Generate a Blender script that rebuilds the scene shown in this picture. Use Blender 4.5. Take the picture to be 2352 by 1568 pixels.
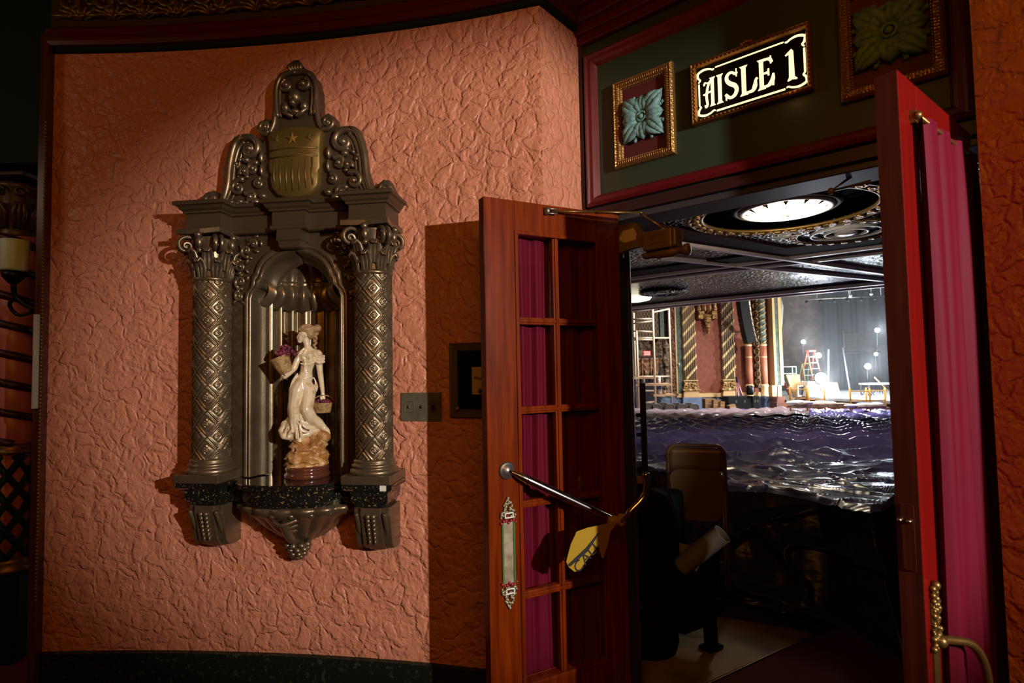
import bpy, bmesh, math, random
from mathutils import Vector, Matrix, noise
pi = math.pi
sin, cos = math.sin, math.cos
random.seed(7)
SC = bpy.context.scene
COL = SC.collection
for o in list(bpy.data.objects):
    bpy.data.objects.remove(o)

# ------------------------------------------------------------------ camera, exposure, world, lights
F_PX = 1300.0
PITCH, ROLL = math.radians(2.78), math.radians(-1.05)
CAM = Vector((0, 0, 1.5))
CROT = Matrix.Rotation(pi/2 + PITCH, 3, 'X') @ Matrix.Rotation(ROLL, 3, 'Z')
cd = bpy.data.cameras.new('camera')
cd.sensor_width = 36.0
cd.lens = 36.0*F_PX/2352.0
cd.clip_end = 200
cd.dof.use_dof = True
cd.dof.focus_distance = 2.9
cd.dof.aperture_fstop = 4.5
cam = bpy.data.objects.new('camera', cd)
cam.matrix_world = Matrix.Translation(CAM) @ CROT.to_4x4()
COL.objects.link(cam)
SC.camera = cam
vs = SC.view_settings
vs.view_transform = 'Standard'
vs.look = 'None'
vs.exposure = 0.0
vs.gamma = 1.0
vs.use_curve_mapping = False
w = bpy.data.worlds.new('world')
SC.world = w
w.use_nodes = True
w.node_tree.nodes['Background'].inputs[0].default_value = (1, 0.5, 0.2, 1)
w.node_tree.nodes['Background'].inputs[1].default_value = 0.004

def aim(o, target):
    d = Vector(target) - o.location
    o.rotation_euler = d.to_track_quat('-Z', 'Y').to_euler()

def light(name, kind, loc, power, color, target=None, size=0.2, **kw):
    l = bpy.data.lights.new(name, kind)
    l.energy = power
    l.color = color
    if kind == 'AREA':
        l.size = size
    else:
        l.shadow_soft_size = size
    for k, v in kw.items():
        setattr(l, k, v)
    o = bpy.data.objects.new(name, l)
    COL.objects.link(o)
    o.location = loc
    if target:
        aim(o, target)
    return o
# white lamp of the lobby, behind the camera's right shoulder
light('lobby_spot_lamp', 'SPOT', (2.68, -1.7, 2.25), 930, (1.0, 0.93, 0.86), (0.02, 2.5, 1.60), 0.03,
      spot_size=math.radians(35.2), spot_blend=0.5)
# warm lobby light: ceiling lamp and two added fill points
light('lobby_ceiling_lamp', 'AREA', (0.2, -1.2, 3.3), 30, (1.0, 0.34, 0.03), (-0.4, 2.4, 1.2), 2.0)
light('lobby_point_fill', 'POINT', (-0.5, -0.5, 2.9), 16, (1.0, 0.40, 0.06), None, 0.25)  # unseen point lamp, placed to brighten the right pier
light('lobby_side_fill', 'POINT', (-3.3, 1.7, 2.7), 8, (1.0, 0.72, 0.5), None, 0.2)  # unseen lamp added to brighten the twisted column
# unseen auditorium light: wall flood, and a fill added over the seats
light('house_flood_light', 'SPOT', (15.0, 13.5, 7.5), 5200, (1.0, 0.90, 0.76), (9.5, 27, 1.5), 0.25, spot_size=math.radians(75), spot_blend=0.6)
light('house_seat_fill', 'AREA', (9.5, 20.5, 8.5), 2200, (1.0, 0.95, 0.97), (7.5, 14, 0), 3.0)

# ------------------------------------------------------------------ helpers
def ray(u, v):
    return CROT @ Vector((u-1176, -(v-784), -F_PX))
def at(u, v, y):
    d = ray(u, v)
    return CAM + d*(y/d.y)
def atz(u, v, z):
    d = ray(u, v)
    return CAM + d*((z-1.5)/d.z)
def X(u, y):
    return at(u, 835, y).x
def Z(v, y, u=1800):
    return at(u, v, y).z

def node_mat(name, color, rough=0.6, metal=0.0, bump=None, mix=None, spec=0.5, emit=None, trans=None, coat=0.0, alpha=None):
    """bump=(kind, scale, strength, distance); mix=(color2, scale, lo, hi[, kind])"""
    m = bpy.data.materials.new(name)
    m.use_nodes = True
    nt = m.node_tree
    b = nt.nodes['Principled BSDF']
    b.inputs['Base Color'].default_value = (*color, 1)
    b.inputs['Roughness'].default_value = rough
    b.inputs['Metallic'].default_value = metal
    b.inputs['Specular IOR Level'].default_value = spec
    b.inputs['Coat Weight'].default_value = coat
    if emit:
        b.inputs['Emission Color'].default_value = (*emit[0], 1)
        b.inputs['Emission Strength'].default_value = emit[1]
    if trans is not None:
        b.inputs['Transmission Weight'].default_value = trans
    if alpha is not None:
        b.inputs['Alpha'].default_value = alpha
    tc = nt.nodes.new('ShaderNodeTexCoord')
    def tex(kind, scale):
        mp = nt.nodes.new('ShaderNodeMapping')
        nt.links.new(tc.outputs['Object'], mp.inputs['Vector'])
        if kind == 'wood':
            mp.inputs['Scale'].default_value = (14, 14, 1.0)
            kind = 'noise'
        if kind == 'vor':
            t = nt.nodes.new('ShaderNodeTexVoronoi')
            t.inputs['Scale'].default_value = scale
            nt.links.new(mp.outputs[0], t.inputs['Vector'])
            return t.outputs['Distance']
        if kind == 'wrinkle':
            n = nt.nodes.new('ShaderNodeTexNoise')
            n.inputs['Scale'].default_value = scale
            n.inputs['Detail'].default_value = 4
            mx = nt.nodes.new('ShaderNodeMixRGB')
            mx.inputs['Fac'].default_value = 0.35
            nt.links.new(mp.outputs[0], mx.inputs[1])
            nt.links.new(n.outputs['Color'], mx.inputs[2])
            t = nt.nodes.new('ShaderNodeTexVoronoi')
            t.feature = 'DISTANCE_TO_EDGE'
            t.inputs['Scale'].default_value = scale
            nt.links.new(mx.outputs[0], t.inputs['Vector'])
            return t.outputs['Distance']
        if kind == 'brick':
            t = nt.nodes.new('ShaderNodeTexBrick')
            t.inputs['Scale'].default_value = scale
            mp.inputs['Rotation'].default_value = (pi/2, 0, 0)
            nt.links.new(mp.outputs[0], t.inputs['Vector'])
            return t.outputs['Fac']
        t = nt.nodes.new('ShaderNodeTexNoise')
        t.inputs['Scale'].default_value = scale
        t.inputs['Detail'].default_value = 5
        nt.links.new(mp.outputs[0], t.inputs['Vector'])
        return t.outputs['Fac']
    if mix:
        c2, sc, lo, hi = mix[:4]
        kind = mix[4] if len(mix) > 4 else 'noise'
        out = tex(kind, sc)
        mr = nt.nodes.new('ShaderNodeMapRange')
        mr.inputs['From Min'].default_value = lo
        mr.inputs['From Max'].default_value = hi
        nt.links.new(out, mr.inputs['Value'])
        mx = nt.nodes.new('ShaderNodeMixRGB')
        mx.inputs[1].default_value = (*color, 1)
        mx.inputs[2].default_value = (*c2, 1)
        nt.links.new(mr.outputs[0], mx.inputs['Fac'])
        nt.links.new(mx.outputs[0], b.inputs['Base Color'])
    if bump:
        kind, sc, st, di = bump
        out = tex(kind, sc)
        bp = nt.nodes.new('ShaderNodeBump')
        bp.inputs['Strength'].default_value = st
        bp.inputs['Distance'].default_value = di
        nt.links.new(out, bp.inputs['Height'])
        nt.links.new(bp.outputs[0], b.inputs['Normal'])
    return m

def stucco(name, color, scale, dist):
    """trowelled plaster: smooth raised plates with crooked ridges between them"""
    m = node_mat(name, color, 0.42, spec=0.4)
    nt = m.node_tree
    b = nt.nodes['Principled BSDF']
    tc = nt.nodes.new('ShaderNodeTexCoord')
    n1 = nt.nodes.new('ShaderNodeTexNoise')
    n1.inputs['Scale'].default_value = scale*0.8
    n1.inputs['Detail'].default_value = 4
    nt.links.new(tc.outputs['Object'], n1.inputs['Vector'])
    sc = nt.nodes.new('ShaderNodeVectorMath')
    sc.operation = 'MULTIPLY_ADD'
    sc.inputs[1].default_value = (0.14, 0.14, 0.20)
    nt.links.new(n1.outputs['Color'], sc.inputs[0])
    nt.links.new(tc.outputs['Object'], sc.inputs[2])
    v = nt.nodes.new('ShaderNodeTexVoronoi')
    v.feature = 'SMOOTH_F1'
    v.inputs['Scale'].default_value = scale
    v.inputs['Smoothness'].default_value = 0.5
    nt.links.new(sc.outputs[0], v.inputs['Vector'])
    v2 = nt.nodes.new('ShaderNodeTexVoronoi')
    v2.feature = 'DISTANCE_TO_EDGE'
    v2.inputs['Scale'].default_value = scale*1.25
    nt.links.new(sc.outputs[0], v2.inputs['Vector'])
    mr = nt.nodes.new('ShaderNodeMapRange')
    mr.interpolation_type = 'SMOOTHSTEP'
    mr.inputs['From Max'].default_value = 0.20
    mr.inputs['To Max'].default_value = 0.40
    nt.links.new(v2.outputs['Distance'], mr.inputs['Value'])
    n2 = nt.nodes.new('ShaderNodeTexNoise')
    n2.inputs['Scale'].default_value = scale*1.3
    n2.inputs['Detail'].default_value = 2.5
    n2.inputs['Distortion'].default_value = 2.2
    nt.links.new(tc.outputs['Object'], n2.inputs['Vector'])
    a1 = nt.nodes.new('ShaderNodeMath'); a1.operation = 'SUBTRACT'
    nt.links.new(mr.outputs[0], a1.inputs[0])
    nt.links.new(v.outputs['Distance'], a1.inputs[1])
    a2 = nt.nodes.new('ShaderNodeMath'); a2.operation = 'MULTIPLY_ADD'
    nt.links.new(n2.outputs['Fac'], a2.inputs[0])
    a2.inputs[1].default_value = 0.75
    nt.links.new(a1.outputs[0], a2.inputs[2])
    bp = nt.nodes.new('ShaderNodeBump')
    bp.inputs['Strength'].default_value = 1.0
    bp.inputs['Distance'].default_value = dist
    nt.links.new(a2.outputs[0], bp.inputs['Height'])
    nt.links.new(bp.outputs[0], b.inputs['Normal'])
    return m

M = {}
M['stucco'] = stucco('salmon_stucco', (0.55, 0.215, 0.125), 11, 0.0105)
M['stucco_side'] = stucco('orange_stucco', (0.52, 0.19, 0.085), 12, 0.012)
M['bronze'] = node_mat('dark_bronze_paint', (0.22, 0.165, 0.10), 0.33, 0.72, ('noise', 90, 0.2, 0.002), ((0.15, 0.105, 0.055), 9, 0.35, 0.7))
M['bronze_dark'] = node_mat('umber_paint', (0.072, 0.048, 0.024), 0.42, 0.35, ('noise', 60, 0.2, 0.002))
M['shield'] = node_mat('antique_gold_shield', (0.15, 0.095, 0.02), 0.45, 0.5)
M['shield_gold'] = node_mat('worn_gold', (0.42, 0.20, 0.04), 0.4, 0.6)
M['speckle'] = node_mat('black_gold_speckle', (0.008, 0.009, 0.008), 0.12, 0.0, None, ((0.30, 0.21, 0.06), 120, 0.60, 0.68), 0.6, coat=0.6)
M['ivory'] = node_mat('ivory_resin', (0.74, 0.60, 0.40), 0.22, 0, None, ((0.48, 0.31, 0.15), 30, 0.52, 0.75), 0.6, coat=0.5)
M['hair'] = node_mat('pale_brown_hair', (0.34, 0.20, 0.09), 0.35, 0, ('noise', 160, 0.7, 0.004))
M['wicker'] = node_mat('wicker_tan', (0.50, 0.33, 0.13), 0.5, 0, ('vor', 260, 0.9, 0.003), ((0.28, 0.15, 0.05), 60, 0.4, 0.6))
M['grape'] = node_mat('purple_grape', (0.10, 0.018, 0.05), 0.2, 0, None, ((0.20, 0.03, 0.045), 50, 0.4, 0.6), coat=0.5)
M['rock'] = node_mat('glazed_brown_rock', (0.36, 0.16, 0.045), 0.3, 0, ('noise', 45, 0.8, 0.006), ((0.62, 0.40, 0.18), 28, 0.45, 0.65))
M['base_brown'] = node_mat('gloss_red_brown', (0.10, 0.03, 0.018), 0.15, 0, coat=0.6)
M['white_chip'] = node_mat('white_tape', (0.75, 0.72, 0.62), 0.5)
M['oxblood'] = node_mat('oxblood_paint', (0.075, 0.004, 0.005), 0.42)
M['oxblood_bright'] = node_mat('red_paint', (0.10, 0.004, 0.005), 0.4)
M['green'] = node_mat('dark_green_paint', (0.022, 0.034, 0.020), 0.5, 0, ('noise', 120, 0.1, 0.001))
M['green_deep'] = node_mat('deep_green_paint', (0.005, 0.013, 0.009), 0.7, spec=0.2)
M['marble'] = node_mat('dark_green_marble', (0.007, 0.014, 0.009), 0.16, 0, None, ((0.035, 0.05, 0.03), 45, 0.58, 0.68))
M['gold'] = node_mat('antique_gold', (0.32, 0.17, 0.05), 0.4, 0.75, ('vor', 110, 0.6, 0.003))
M['gold_dark'] = node_mat('darkened_gold', (0.20, 0.115, 0.03), 0.42, 0.7, ('noise', 40, 0.3, 0.003))
M['field'] = node_mat('crimson_field', (0.07, 0.004, 0.006), 0.7)
M['teal'] = node_mat('verdigris_teal', (0.13, 0.27, 0.26), 0.6, 0, ('noise', 150, 0.3, 0.002), ((0.03, 0.06, 0.06), 60, 0.5, 0.75))
M['leafgreen'] = node_mat('moss_green_paint', (0.085, 0.17, 0.05), 0.6, 0, ('noise', 150, 0.3, 0.002), ((0.02, 0.04, 0.015), 60, 0.5, 0.75))
M['mahogany'] = node_mat('mahogany', (0.09, 0.011, 0.001), 0.3, 0, ('wood', 5, 0.05, 0.001), ((0.19, 0.026, 0.001), 3, 0.35, 0.7, 'wood'), 0.12, coat=0.05)
M['mahogany_dark'] = node_mat('dark_mahogany', (0.05, 0.010, 0.006), 0.28, 0, None, ((0.09, 0.02, 0.01), 3, 0.35, 0.7, 'wood'), coat=0.5)
M['red_stile'] = node_mat('red_lacquer', (0.125, 0.003, 0.002), 0.4, 0, None, ((0.10, 0.003, 0.002), 3, 0.4, 0.7, 'wood'), 0.08, coat=0.03)
M['curtain'] = node_mat('magenta_satin', (0.105, 0.004, 0.016), 0.6, 0, ('noise', 300, 0.15, 0.001), spec=0.08)
M['curtain'].node_tree.nodes['Principled BSDF'].inputs['Sheen Weight'].default_value = 0.0
M['glass'] = bpy.data.materials.new('door_glass')
M['glass'].use_nodes = True
nt = M['glass'].node_tree
nt.nodes.remove(nt.nodes['Principled BSDF'])
_t = nt.nodes.new('ShaderNodeBsdfTransparent'); _g = nt.nodes.new('ShaderNodeBsdfGlossy'); _m = nt.nodes.new('ShaderNodeMixShader'); _f = nt.nodes.new('ShaderNodeLayerWeight'); _p = nt.nodes.new('ShaderNodeMath'); _q = nt.nodes.new('ShaderNodeMath')
_g.inputs['Roughness'].default_value = 0.06
_f.inputs['Blend'].default_value = 0.5
_p.operation = 'POWER'; _p.inputs[1].default_value = 4.0
_q.operation = 'MULTIPLY_ADD'; _q.inputs[1].default_value = 0.7; _q.inputs[2].default_value = 0.03
nt.links.new(_f.outputs['Facing'], _p.inputs[0]); nt.links.new(_p.outputs[0], _q.inputs[0]); nt.links.new(_q.outputs[0], _m.inputs[0]); nt.links.new(_t.outputs[0], _m.inputs[1]); nt.links.new(_g.outputs[0], _m.inputs[2])
nt.links.new(_m.outputs[0], nt.nodes['Material Output'].inputs['Surface'])
M['chrome'] = node_mat('worn_chrome', (0.62, 0.60, 0.56), 0.16, 1.0)
M['steel'] = node_mat('dull_steel', (0.30, 0.28, 0.25), 0.4, 0.9)
M['brass'] = node_mat('aged_brass', (0.20, 0.12, 0.035), 0.38, 0.8)
M['closer'] = node_mat('bronze_enamel', (0.21, 0.15, 0.05), 0.45, 0.3)
M['tape'] = node_mat('caution_yellow', (0.34, 0.205, 0.012), 0.4)
M['black'] = node_mat('black_paint', (0.006, 0.006, 0.006), 0.4)
M['ink'] = node_mat('black_ink', (0.008, 0.007, 0.004), 0.6)
M['plate'] = node_mat('grey_green_plate', (0.13, 0.115, 0.075), 0.5, 0.3, ('noise', 60, 0.2, 0.002), ((0.09, 0.08, 0.05), 20, 0.4, 0.7))
M['cab'] = node_mat('brown_cabinet_paint', (0.075, 0.045, 0.015), 0.5)
M['cabglass'] = node_mat('cabinet_dark_glass', (0.004, 0.006, 0.005), 0.08)
M['paper'] = node_mat('yellowed_paper', (0.50, 0.33, 0.08), 0.7)
M['signblack'] = node_mat('sign_black_glass', (0.010, 0.008, 0.003), 0.15)
M['glow'] = node_mat('lit_sign_glass', (0.8, 0.6, 0.3), 0.5, emit=((1.0, 0.80, 0.45), 1.4))
M['shade'] = node_mat('frosted_sconce_glass', (0.55, 0.78, 0.72), 0.5)
M['iron'] = node_mat('dark_iron', (0.012, 0.014, 0.013), 0.4, 0.6)
M['twist_pink'] = node_mat('dusty_pink_plaster', (0.46, 0.15, 0.12), 0.4)
M['twist_dark'] = node_mat('deep_wine_paint', (0.028, 0.005, 0.006), 0.45)
M['orange_wall'] = node_mat('orange_plaster', (0.38, 0.10, 0.02), 0.6)
M['carpet'] = node_mat('dark_red_carpet', (0.11, 0.012, 0.010), 0.95, 0, ('noise', 300, 0.4, 0.003))
M['slab'] = node_mat('stained_floor_slab', (0.32, 0.21, 0.10), 0.6, 0, ('noise', 30, 0.2, 0.003), ((0.16, 0.10, 0.045), 4, 0.4, 0.65))
M['house_floor'] = node_mat('brown_house_carpet', (0.035, 0.016, 0.010), 0.9)
M['seat_dark'] = node_mat('dark_green_upholstery', (0.005, 0.009, 0.006), 0.85, spec=0.1)
M['chair_brown'] = node_mat('brown_enamel_steel', (0.17, 0.105, 0.05), 0.4, 0.2)
M['tube'] = node_mat('grey_card_tube', (0.17, 0.155, 0.12), 0.7)
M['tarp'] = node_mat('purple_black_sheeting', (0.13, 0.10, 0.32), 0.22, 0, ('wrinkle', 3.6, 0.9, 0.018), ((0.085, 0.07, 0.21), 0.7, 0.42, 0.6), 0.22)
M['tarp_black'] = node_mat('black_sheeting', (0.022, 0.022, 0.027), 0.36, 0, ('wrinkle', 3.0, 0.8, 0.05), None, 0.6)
M['plastic'] = node_mat('clear_dust_sheet', (0.25, 0.19, 0.205), 0.2, 0, ('wrinkle', 3.5, 0.9, 0.05), None, 0.7)
M['ceil_black'] = node_mat('black_ornament_plaster', (0.004, 0.004, 0.004), 0.22, 0, ('vor', 13, 1.0, 0.30), None, 0.4)
M['ceil_wine'] = node_mat('wine_ceiling_band', (0.030, 0.010, 0.011), 0.85, spec=0.04)
M['fillet'] = node_mat('mauve_fillet', (0.62, 0.52, 0.53), 0.4)
M['ceil_smooth'] = node_mat('charcoal_plaster', (0.06, 0.056, 0.05), 0.7, spec=0.15)
M['dome'] = node_mat('lit_dome_glass', (1, 0.9, 0.7), 0.5, emit=((1.0, 0.90, 0.68), 4.5))
M['silver'] = node_mat('pale_silver_rim', (0.55, 0.52, 0.50), 0.35)
M['far_red'] = node_mat('terracotta_wall', (0.27, 0.080, 0.045), 0.8, 0, ('noise', 14, 0.5, 0.03), ((0.22, 0.06, 0.035), 5, 0.4, 0.6))
M['far_blue'] = node_mat('slate_blue_wall', (0.17, 0.24, 0.38), 0.8, 0, None, ((0.13, 0.19, 0.31), 3, 0.4, 0.6))
M['cream'] = node_mat('cream_gold_moulding', (0.68, 0.45, 0.20), 0.5)
M['ochre'] = node_mat('ochre_gold', (0.56, 0.35, 0.12), 0.45, 0.2, ('vor', 9, 0.9, 0.06), ((0.25, 0.13, 0.04), 7, 0.45, 0.6))
M['ribbon'] = node_mat('gold_ribbon', (0.85, 0.62, 0.30), 0.4, 0.1)
M['flute'] = node_mat('olive_brown_flutes', (0.24, 0.165, 0.085), 0.6)
M['sage'] = node_mat('sage_green_plaster', (0.13, 0.18, 0.135), 0.8, 0, ('noise', 20, 0.5, 0.03), ((0.07, 0.10, 0.08), 8, 0.4, 0.65))
M['pinkcol'] = node_mat('pink_column_plaster', (0.48, 0.17, 0.09), 0.6)
M['carved'] = node_mat('carved_taupe', (0.22, 0.145, 0.085), 0.6, 0, ('vor', 6, 1.0, 0.1), ((0.07, 0.04, 0.02), 6, 0.45, 0.6))
M['carved_dark'] = node_mat('carved_brown', (0.13, 0.05, 0.02), 0.6, 0, ('vor', 8, 1.0, 0.1), ((0.30, 0.13, 0.05), 9, 0.5, 0.65))
M['navy'] = node_mat('blue_black_cloth', (0.012, 0.016, 0.03), 0.9)
M['swag'] = node_mat('gold_brocade', (0.34, 0.16, 0.05), 0.5, 0, ('noise', 9, 0.6, 0.05), ((0.12, 0.045, 0.015), 7, 0.4, 0.6))
M['scaff'] = node_mat('cream_scaffold_paint', (0.62, 0.50, 0.34), 0.4, 0.2)
M['scaff_y'] = node_mat('yellow_scaffold_paint', (0.80, 0.42, 0.06), 0.4)
M['plank'] = node_mat('raw_plank', (0.60, 0.42, 0.24), 0.7, 0, ('noise', 6, 0.3, 0.02), ((0.35, 0.2, 0.1), 4, 0.4, 0.6))
M['cardboard'] = node_mat('cardboard', (0.34, 0.19, 0.085), 0.8)
M['speaker'] = node_mat('speaker_black', (0.008, 0.009, 0.010), 0.8, 0, ('vor', 30, 0.4, 0.01))
M['brick'] = node_mat('old_brick', (0.060, 0.042, 0.035), 0.85, 0, ('brick', 3.0, 0.3, 0.03), ((0.10, 0.072, 0.06), 2.2, 0.45, 0.65))
M['stage_black'] = node_mat('stage_black_drape', (0.009, 0.011, 0.014), 0.85)
M['stage_wall_green'] = node_mat('stage_green_dado', (0.03, 0.05, 0.042), 0.8)
M['stage_floor'] = node_mat('worn_stage_floor', (0.36, 0.35, 0.34), 0.6, 0, None, ((0.24, 0.23, 0.22), 2, 0.4, 0.6))
M['fascia'] = node_mat('stage_front_wood', (0.17, 0.055, 0.03), 0.5)
M['maroon'] = node_mat('maroon_drape', (0.06, 0.012, 0.018), 0.8)
M['rag'] = node_mat('sage_lining_and_edge_glint', (0.42, 0.42, 0.33), 0.8)
M['worklight'] = node_mat('work_light_bulb', (1, 1, 1), 0.5, emit=((0.86, 0.93, 1.0), 60))
M['dustsheet'] = node_mat('white_dust_sheet', (0.85, 0.85, 0.83), 0.8)
M['ladder_red'] = node_mat('red_fibreglass', (0.62, 0.08, 0.04), 0.5)
M['ladder_yel'] = node_mat('olive_fibreglass', (0.42, 0.36, 0.10), 0.5)
M['alu'] = node_mat('aluminium', (0.75, 0.76, 0.78), 0.3, 0.6)
M['redsign'] = node_mat('sign_red', (0.8, 0.03, 0.02), 0.5, emit=((1.0, 0.05, 0.03), 0.7))
M['white'] = node_mat('plain_white', (0.8, 0.78, 0.74), 0.5)
M['blue_lid'] = node_mat('blue_plastic', (0.03, 0.14, 0.50), 0.4)
M['flag_red'] = node_mat('flag_red', (0.42, 0.02, 0.03), 0.7)
M['flag_blue'] = node_mat('flag_blue', (0.03, 0.04, 0.14), 0.7)
M['jamb'] = node_mat('satin_black_jamb', (0.040, 0.036, 0.038), 0.42)
M['dolls_green'] = node_mat('green_enamel', (0.05, 0.14, 0.035), 0.4)
M['gem'] = node_mat('red_enamel', (0.30, 0.02, 0.03), 0.3)
M['plate_metal'] = node_mat('worn_push_plate', (0.52, 0.43, 0.30), 0.38, 0.5, None, ((0.34, 0.26, 0.17), 30, 0.4, 0.65))
M['lace_metal'] = node_mat('ornate_nickel', (0.34, 0.31, 0.20), 0.35, 0.6)
M['grey_chair'] = node_mat('grey_green_chair', (0.10, 0.095, 0.08), 0.5)

class MB:
    def __init__(s):
        s.v = []; s.f = []; s.sm = []; s.mi = []; s.mats = None; s.cur = 0
    def add(s, vs_, fs, smooth=True, T=None):
        n = len(s.v)
        for p in vs_:
            p = Vector(p)
            s.v.append(T @ p if T is not None else p)
        for f in fs:
            s.f.append([i+n for i in f]); s.sm.append(smooth); s.mi.append(s.cur)
        return s
    def box(s, c, d, T=None, R=None):
        cx, cy, cz = c; x, y, z = d[0]/2, d[1]/2, d[2]/2
        vs_ = [Vector((a*x, b*y, e*z)) for a in (-1, 1) for b in (-1, 1) for e in (-1, 1)]
        if R is not None:
            vs_ = [R @ p for p in vs_]
        vs_ = [p + Vector(c) for p in vs_]
        return s.add(vs_, [(0, 1, 3, 2), (4, 6, 7, 5), (0, 4, 5, 1), (2, 3, 7, 6), (0, 2, 6, 4), (1, 5, 7, 3)], False, T)
    def boxx(s, x0, x1, y0, y1, z0, z1, T=None):
        return s.box(((x0+x1)/2, (y0+y1)/2, (z0+z1)/2), (x1-x0, y1-y0, z1-z0), T)
    def tube(s, pts, r, n=8, closed=False, cap=True, sy=1.0):
        pts = [Vector(p) for p in pts]
        k = len(pts)
        rs = r if isinstance(r, (list, tuple)) else [r]*k
        vs_, fs = [], []
        up = None
        for i, p in enumerate(pts):
            a = pts[(i-1) % k] if (closed or i > 0) else p
            b = pts[(i+1) % k] if (closed or i < k-1) else p
            t = (b-a)
            t = t.normalized() if t.length > 1e-9 else Vector((0, 0, 1))
            if up is None:
                up = Vector((0, 0, 1)) if abs(t.z) < 0.9 else Vector((0, 1, 0))
            up = (up - t*up.dot(t))
            up = up.normalized() if up.length > 1e-6 else t.orthogonal().normalized()
            sd = t.cross(up)
            for j in range(n):
                an = 2*pi*j/n
                vs_.append(p + (sd*cos(an) + up*sin(an)*sy)*rs[i])
        m = k if closed else k-1
        for i in range(m):
            for j in range(n):
                a0 = i*n+j; a1 = i*n+(j+1) % n
                b0 = ((i+1) % k)*n+j; b1 = ((i+1) % k)*n+(j+1) % n
                fs.append((a0, a1, b1, b0))
        if cap and not closed:
            fs.append(tuple(range(n-1, -1, -1)))
            fs.append(tuple((k-1)*n+j for j in range(n)))
        return s.add(vs_, fs, True)
    def lathe(s, prof, n=24, c=(0, 0, 0), a0=0, a1=2*pi, T=None, fn=None, sx=1, sy=1):
        full = abs(a1-a0-2*pi) < 1e-6
        m = n if full else n+1
        vs_, fs = [], []
        for (r, z) in prof:
            for j in range(m):
                a = a0+(a1-a0)*j/n
                rr = r*(fn(a, z) if fn else 1)
                vs_.append((c[0]+rr*cos(a)*sx, c[1]+rr*sin(a)*sy, c[2]+z))
        for i in range(len(prof)-1):
            for j in range(n):
                j2 = (j+1) % m
                fs.append((i*m+j, i*m+j2, (i+1)*m+j2, (i+1)*m+j))
        if full:
            if prof[0][0] > 1e-5: fs.append(tuple(range(m-1, -1, -1)))
            if prof[-1][0] > 1e-5: fs.append(tuple((len(prof)-1)*m+j for j in range(m)))
        return s.add(vs_, fs, True, T)
    def ell(s, c, r, nu=12, nv=8, T=None, R=None):
        if not isinstance(r, (list, tuple)): r = (r, r, r)
        vs_, fs = [], []
        for i in range(nv+1):
            th = pi*i/nv
            for j in range(nu):
                ph = 2*pi*j/nu
                p = Vector((r[0]*sin(th)*cos(ph), r[1]*sin(th)*sin(ph), r[2]*cos(th)))
                if R is not None: p = R @ p
                vs_.append(p + Vector(c))
        for i in range(nv):
            for j in range(nu):
                fs.append((i*nu+j, (i+1)*nu+j, (i+1)*nu+(j+1) % nu, i*nu+(j+1) % nu))
        return s.add(vs_, fs, True, T)
    def cap(s, p1, r1, p2, r2, n=12):
        s.tube([p1, p2], [r1, r2], n, cap=False)
        s.ell(p1, r1, n, 8); s.ell(p2, r2, n, 8)
        return s
    def chain(s, pts, n=12):
        for (a, ra), (b, rb) in zip(pts, pts[1:]):
            s.cap(a, ra, b, rb, n)
        return s
    def prism(s, poly, y0, y1, T=None, smooth=False):
        """poly in (x,z), extruded along y"""
        n = len(poly)
        vs_ = [(x, y0, z) for x, z in poly]+[(x, y1, z) for x, z in poly]
        fs = [tuple(range(n)), tuple(range(2*n-1, n-1, -1))]
        s.add(vs_, fs, False, T)
        s.add(vs_, [(i, n+i, n+(i+1) % n, (i+1) % n) for i in range(n)], smooth, T)
        return s
    def prismz(s, poly, z0, z1, T=None):
        n = len(poly)
        vs_ = [(x, y, z0) for x, y in poly]+[(x, y, z1) for x, y in poly]
        fs = [tuple(range(n-1, -1, -1)), tuple(range(n, 2*n))]+[(i, (i+1) % n, n+(i+1) % n, n+i) for i in range(n)]
        return s.add(vs_, fs, False, T)
    def grid(s, fn, nu, nv, smooth=True, T=None, skip=None):
        vs_ = [fn(i/nu, j/nv) for j in range(nv+1) for i in range(nu+1)]
        fs = []
        for j in range(nv):
            for i in range(nu):
                if skip and skip((i+.5)/nu, (j+.5)/nv): continue
                a = j*(nu+1)+i
                fs.append((a, a+1, a+nu+2, a+nu+1))
        return s.add(vs_, fs, smooth, T)
    def plan(s, outline, prof, closed=False, smooth=False, capt=True):
        """outline: list of (x, out) seen from above, out = distance from the wall (-y); prof: list of (offset, z)"""
        pts = [Vector((x, -d)) for x, d in outline]
        k = len(pts)
        nrm = []
        for i in range(k):
            a = pts[i-1] if (i > 0 or closed) else None
            b = pts[(i+1) % k] if (i < k-1 or closed) else None
            ns = []
            if a is not None:
                t = (pts[i]-a).normalized(); ns.append(Vector((t.y, -t.x)))
            if b is not None:
                t = (b-pts[i]).normalized(); ns.append(Vector((t.y, -t.x)))
            if len(ns) == 2:
                m = ns[0]+ns[1]
                m = m/max(m.length_squared/2, 0.3)
            else:
                m = ns[0]
            nrm.append(m)
        vs_, fs = [], []
        for (o, z) in prof:
            for p, m in zip(pts, nrm):
                q = p+m*o
                vs_.append((q.x, q.y, z))
        mm = k if closed else k-1
        for i in range(len(prof)-1):
            for j in range(mm):
                fs.append((i*k+j, i*k+(j+1) % k, (i+1)*k+(j+1) % k, (i+1)*k+j))
        s.add(vs_, fs, smooth)
        if capt:
            n = len(prof)
            s.add(vs_[:k], [tuple(range(k-1, -1, -1))], False)
            s.add(vs_[(n-1)*k:], [tuple(range(k))], False)
        return s
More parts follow.
